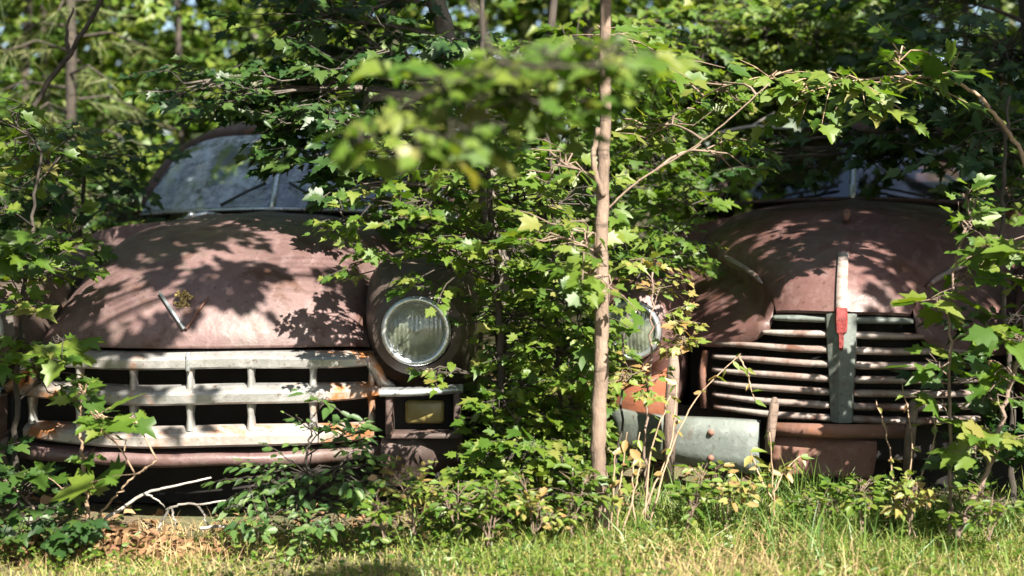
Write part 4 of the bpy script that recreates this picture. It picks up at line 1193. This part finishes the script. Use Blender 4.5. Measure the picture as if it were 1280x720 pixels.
# ------------------------------------------------------------------ grass and litter
def blades(name, n, area, hfun, wid, mat, label, cat, curve=0.5, dens=None, kind='stuff'):
    x = rng.uniform(area[0], area[1], n); y = rng.uniform(area[2], area[3], n)
    if dens is not None:
        keep = rng.uniform(0, 1, n) < dens(x, y)
        x, y = x[keep], y[keep]; n = len(x)
    h = hfun(x, y) * rng.uniform(.5, 1.3, n)
    a = rng.uniform(0, 2 * np.pi, n); b = rng.uniform(0, 2 * np.pi, n)
    lean = rng.uniform(.05, 1.0, n) * curve
    dx, dy = np.cos(a), np.sin(a)
    wx, wy = np.cos(b) * wid, np.sin(b) * wid
    base = np.stack([x, y, gz(x, y) - 0.004], 1)
    segs = [0, .4, .75, 1.0]
    V = []
    for s in segs:
        c = base + np.stack([dx * lean * h * s ** 1.8, dy * lean * h * s ** 1.8, h * (s - 0.32 * lean * s ** 2.4)], 1)
        wv = np.stack([wx, wy, np.zeros(n)], 1) * (1 - 0.75 * s)
        if s < 1: V += [c - wv, c + wv]
        else: V += [c]
    V = np.stack(V, 1); k = 7
    F = [(0, 1, 3, 2), (2, 3, 5, 4), (4, 5, 6)]
    flat = np.concatenate([np.array(f) for f in F]); per = np.array([4, 4, 3])
    me = raw_mesh(name, V.reshape(-1, 3), ((np.arange(n) * k)[:, None] + flat[None]).ravel(), np.tile(per, n))
    o = link_mesh(name, me, mat)
    tag(o, label, cat, kind=kind)
    return o
def pxx(x, y):
    return 640 + x / np.maximum(y, .1) * FPX
def clump(x, y, s=3.0):
    return 0.5 + 0.5 * np.sin(s * x + 1.7 * np.sin(s * .8 * y)) * np.cos(s * 1.3 * y + np.sin(s * .7 * x))
def bare(x, y):
    """0 in the bare brown strip in front of the left car"""
    p = pxx(x, y)
    b = np.exp(-((p - 210) / 130) ** 2) * np.clip((y - 3.72) / .15, 0, 1)
    return 1 - 0.9 * b
blades('grass', 80000, (-3.4, 3.4, 1.9, 4.25), lambda x, y: (.032 + .048 * clump(x, y, 6)) * (1 + .55 * np.clip((pxx(x, y) - 480) / 300, 0, 1)) * np.where(y < 3.3, .8, 1), .0020, M['grass'],
       'sunlit yellow green grass in front of the two cars', 'grass', 1.7, lambda x, y: np.clip(.35 + .8 * clump(x, y, 5), 0, 1) * bare(x, y) * np.clip((4.25 - y) / .25, 0, 1))
blades('tall_grass', 8500, (-0.6, 3.2, 3.45, 4.3), lambda x, y: +.09 + .15 * clump(x, y, 4), .0025, M['grass_green'],
       'taller arching green grass below the right car and the saplings', 'grass', 1.15, lambda x, y: clump(x, y, 6) ** 1.5 * np.clip((pxx(x, y) - 470) / 120, 0, 1))
blades('tall_grass', 2600, (0.45, 2.4, 4.0, 4.36), lambda x, y: .11 + .08 * clump(x, y, 9), .003, M['grass_green'],
       'fringe of tall grass growing against the bumper of the right car', 'grass', 1.2)
blades('dry_grass', 17000, (-3.0, 3.2, 3.2, 4.2), lambda x, y: +(.03 + .07 * clump(x, y, 4)) * (1 + .5 * np.clip((pxx(x, y) - 480) / 200, 0, 1)), .0018, M['straw'],
       'dry straw coloured blades scattered through the grass', 'grass', 1.7, lambda x, y: .25 + .6 * clump(x + 2, y, 4))
def litter():
    n = 4200
    x = rng.uniform(-3.4, 3.6, n); y = rng.uniform(3.85, 7.5, n)
    pos = np.stack([x, y, gz(x, y) + rng.uniform(.004, .03, n)], 1)
    tip = unit(np.stack([rng.normal(0, 1, n), rng.normal(0, 1, n), rng.normal(0, .25, n)], 1)); nor = unit(rng.normal(0, .35, (n, 3)) + np.array([0, 0, 1]))
    me = leaf_mesh('leaf_litter', pos, tip, nor, rng.uniform(.022, .055, n), 'star')
    tag(link_mesh('leaf_litter', me, M['leaf_dry']), 'brown dead leaves lying on the ground around the cars', 'leaf litter', kind='stuff')
    # heap of brown litter at the foot of the left sapling
    n = 1500
    r = np.abs(rng.normal(0, 1, (n, 2)))* np.sign(rng.normal(0,1,(n,2)))
    c = at(130, 668, 3.86)
    x = c.x + r[:, 0] * .17; y = 3.88 + r[:, 1] * .07
    z = gz(x, y) + .07 * np.exp(-(r ** 2).sum(1) / 2) * rng.uniform(.2, 1.1, n)
    tip = unit(rng.normal(0, 1, (n, 3)) * np.array([1, 1, .5])); nor = unit(rng.normal(0, .6, (n, 3)) + np.array([0, -.2, 1]))
    me = leaf_mesh('litter_heap', np.stack([x, y, z], 1), tip, nor, rng.uniform(.02, .05, n), 'oval')
    tag(link_mesh('litter_heap', me, M['leaf_dry']), 'heap of brown dead leaves at the foot of the small sapling', 'leaf litter', kind='stuff')
    n = 26000
    x = rng.uniform(-3.2, 3.2, n); y = rng.uniform(2.9, 4.15, n)
    keep = rng.uniform(0, 1, n) < clump(x, y, 7) * bare(x, y); x, y = x[keep], y[keep]; n = len(x)
    pos = np.stack([x, y, gz(x, y) + rng.uniform(.02, .085, n)], 1)
    tip = unit(np.stack([rng.normal(0, 1, n), rng.normal(0, 1, n), rng.normal(0, .3, n)], 1)); nor = unit(rng.normal(0, .5, (n, 3)) + np.array([0, -.2, 1]))
    me = leaf_mesh('clover', pos, tip, nor, rng.uniform(.010, .026, n), 'oval')
    tag(link_mesh('clover', me, M['leaf_bright']), 'small broad leaved ground cover growing among the grass', 'ground cover', kind='stuff')
litter()

# leggy yellow green weeds rising out of the grass
wg = random.Random(3)
for k, (px, py0, d) in enumerate(((520, 668, 3.8), (572, 676, 3.75), (610, 684, 3.7), (668, 678, 3.74), (712, 672, 3.8), (860, 668, 3.86), (905, 660, 3.95), (1030, 664, 3.9), (1075, 668, 3.86), (1140, 672, 3.84), (1235, 676, 3.8), (480, 676, 3.76))):
    t_ = []
    tops = []
    for q in range(4):
        hx = px + wg.uniform(-26, 26); hy = py0 - wg.uniform(38, 88)
        t_.append(P3((px + wg.uniform(-5, 5), py0, d), ((px + hx) / 2, (py0 + hy) / 2 - 4, d), (hx, hy, d)))
        tops += [C(hx, hy + 10, d, .03, 3, .036, 5), C((hx * 2 + px) / 3, (hy * 2 + py0) / 3, d, .035, 3, .034, 5)]
    plant('weed', 'leggy yellow green weed in the grass in front of the cars', 'weed', t_[0], .0022, .0010, tops, M['leaf_bright'] if k % 3 else M['leaf_mixed'], M['bark_sapling'], shape='oval', group='weeds standing in the grass', limb_r=.0012, twig_r=.0008,
          extra_trunks=[(u, .0022, .0010) for u in t_[1:]], parts=('stem', 'leaves'), seg=5, wig=.001)
# ------------------------------------------------------------------ dead branches and dry weeds
def stick(name, label, cat, pts, r0, r1, mat, forks=(), group=None):
    pts = P3(*pts)
    b = pts[0]
    o = MB(); w_ = wiggle(pts, .003, 6)
    o.tube([p - b for p in w_], [r0 + (r1 - r0) * i / (len(w_) - 1) for i in range(len(w_))], 6)
    for f in forks:
        q = wiggle(P3(*f), .003, 5)
        o.tube([p - b for p in q], [r1 * 1.3 + (r1 * .5 - r1 * 1.3) * i / (len(q) - 1) for i in range(len(q))], 5)
    ob = o.build(name, mat); ob.location = b
    tag(ob, label, cat, group)
    return ob
stick('dead_branch', 'bleached fallen twig rising from the leaf heap under the chrome grille', 'dead branch', [(130, 650, 3.88), (180, 618, 3.9), (203, 611, 3.92), (264, 597, 3.98)], .006, .003, M['twig_pale'], [[(180, 618, 3.9), (192, 622, 3.88), (206, 634, 3.88)]])
stick('dead_branch', 'arched bleached twig on the bare soil under the chrome grille', 'dead branch', [(198, 660, 3.9), (206, 645, 3.9), (214, 634, 3.9), (246, 631, 3.93), (262, 660, 3.94)], .005, .003, M['twig_pale'], [[(214, 634, 3.9), (218, 646, 3.88), (219, 656, 3.88)], [(246, 631, 3.93), (280, 626, 3.96), (310, 622, 4.0)]])
stick('dead_branch', 'pale twig lying flat beside the low dark bush', 'dead branch', [(250, 661, 3.92), (275, 658, 3.93), (305, 662, 3.94)], .006, .004, M['twig_pale'])
stick('dead_branch', 'dark fallen twig slanting at the lower left edge', 'dead branch', [(6, 600, 3.9), (30, 622, 3.88), (58, 655, 3.86)], .005, .003, M['wood_grey'], [[(30, 622, 3.88), (48, 610, 3.88), (60, 590, 3.9)]])
stick('dead_branch', 'dark bare stem slanting across the top left corner', 'dead branch', [(20, 200, 5.2), (48, 122, 5.2), (86, 68, 5.2), (126, 0, 5.2), (180, -120, 5.2)], .012, .008, M['bark_dark'], [[(86, 68, 5.2), (84, 40, 5.2), (92, 10, 5.2)]])
stick('dead_branch', 'pale added limb standing in for the lit edge of the right car roof', 'dead branch', [(900, 166, 6.1), (940, 158, 6.05), (985, 160, 6.0), (1040, 155, 6.0)], .010, .005, M['twig_pale'], [[(940, 158, 6.05), (955, 148, 6.05), (968, 140, 6.05)]])  # pale limb added in place of the lit drip rail
def weed(label, base, stems, leaf_m, n_leaf, ls, mat, seed):
    root = empty('dry_weed', at(*base)); tag(root, label, 'weed')
    off = at(*base)
    t = MB(); pos, tip, nor, sz = [], [], [], []
    for s in stems:
        p = wiggle(P3(*s), .002, 6)
        t.tube([q - off for q in p], [.0035 + (-.0018) * i / (len(p) - 1) for i in range(len(p))], 5)
        for k in range(n_leaf):
            q = random.choice(p[len(p) // 3:])
            pos.append(np.array(q - off)); tip.append((random.gauss(0, 1), random.gauss(0, 1), random.gauss(-.4, .5))); nor.append((random.gauss(0, .6), random.gauss(0, .6) - .4, 1)); sz.append(ls * random.uniform(.5, 1.2))
    t.build('stem', mat, root)
    link_mesh('leaves', leaf_mesh('leaves', np.array(pos), np.array(tip), np.array(nor), np.array(sz), 'oval'), leaf_m, root)
weed('dry pinkish weed stalks crossing in front of the silver bumper', (800, 650, 3.92), [[(800, 650, 3.92), (830, 580, 3.95), (870, 500, 4.05), (926, 442, 4.1)], [(806, 650, 3.92), (815, 560, 3.95), (838, 495, 4.0)], [(812, 655, 3.9), (838, 560, 3.95), (846, 480, 4.0)], [(795, 655, 3.9), (790, 600, 3.9), (800, 540, 3.95)], [(924, 444, 4.1), (935, 470, 4.1), (944, 500, 4.1)]], M['leaf_mixed'], 9, .04, M['dry_stem'], 1)
weed('withered weed with yellow leaves before the rust coloured bumper pan', (968, 656, 4.0), [[(968, 656, 4.0), (966, 610, 4.0), (962, 540, 4.02)], [(966, 620, 4.0), (980, 590, 4.0), (1000, 570, 4.0)], [(966, 625, 4.0), (950, 595, 4.0), (938, 565, 4.02)]], M['leaf_mixed'], 12, .045, M['dry_stem'], 2)
weed('thin dry weeds standing before the right end of the slatted grille', (1120, 650, 4.0), [[(1120, 650, 4.0), (1112, 560, 4.0), (1095, 500, 4.05)], [(1125, 650, 4.0), (1140, 560, 4.0), (1128, 480, 4.05)], [(1130, 650, 4.0), (1165, 560, 4.0), (1170, 520, 4.0)]], M['leaf_mixed'], 6, .035, M['dry_stem'], 3)
weed('clump of dry stalks at the foot of the brown trunk', (770, 668, 3.8), [[(770, 668, 3.8), (776, 600, 3.8), (784, 540, 3.85)], [(764, 668, 3.8), (766, 610, 3.8), (772, 560, 3.82)], [(778, 668, 3.8), (792, 620, 3.8), (800, 575, 3.82)]], M['leaf_mixed'], 8, .04, M['dry_stem'], 4)
# ------------------------------------------------------------------ world, sun, camera
w = bpy.data.worlds.new('World'); sc.world = w; w.use_nodes = True
nt = w.node_tree; nt.nodes.clear()
sky = nt.nodes.new('ShaderNodeTexSky'); sky.sky_type = 'NISHITA'; sky.sun_disc = False
sky.sun_elevation = SUN_EL
sky.sun_rotation = math.pi - SUN_AZ
sky.air_density = 1.0; sky.dust_density = 1.5
bg = nt.nodes.new('ShaderNodeBackground'); bg.inputs[1].default_value = 0.05
ow = nt.nodes.new('ShaderNodeOutputWorld')
nt.links.new(sky.outputs[0], bg.inputs[0]); nt.links.new(bg.outputs[0], ow.inputs[0])

sl = bpy.data.lights.new('sun', 'SUN'); sl.energy = 5.0; sl.angle = math.radians(0.53); sl.color = (1.0, 0.94, 0.82)
so = bpy.data.objects.new('sun', sl); COL.objects.link(so)
so.rotation_euler = S.to_track_quat('Z', 'Y').to_euler()
so.location = S * 30

cam = bpy.data.cameras.new('camera'); co_ = bpy.data.objects.new('camera', cam); COL.objects.link(co_)
co_.location = (0, 0, HCAM); co_.rotation_euler = (math.pi / 2, 0, 0)
cam.sensor_width = 36; cam.lens = FPX / 1280 * 36
cam.shift_y = -(360 - YH) / 1280
cam.clip_start = 0.05; cam.clip_end = 1500
cam.dof.use_dof = True; cam.dof.focus_distance = 4.25; cam.dof.aperture_fstop = 1.6
sc.camera = co_

sc.view_settings.view_transform = 'Standard'; sc.view_settings.look = 'None'
sc.view_settings.exposure = 2.25; sc.view_settings.gamma = 1.0
sc.cycles.max_bounces = 7; sc.cycles.diffuse_bounces = 2; sc.cycles.glossy_bounces = 3
sc.cycles.transmission_bounces = 4; sc.cycles.transparent_max_bounces = 16
sc.cycles.sample_clamp_indirect = 6.0
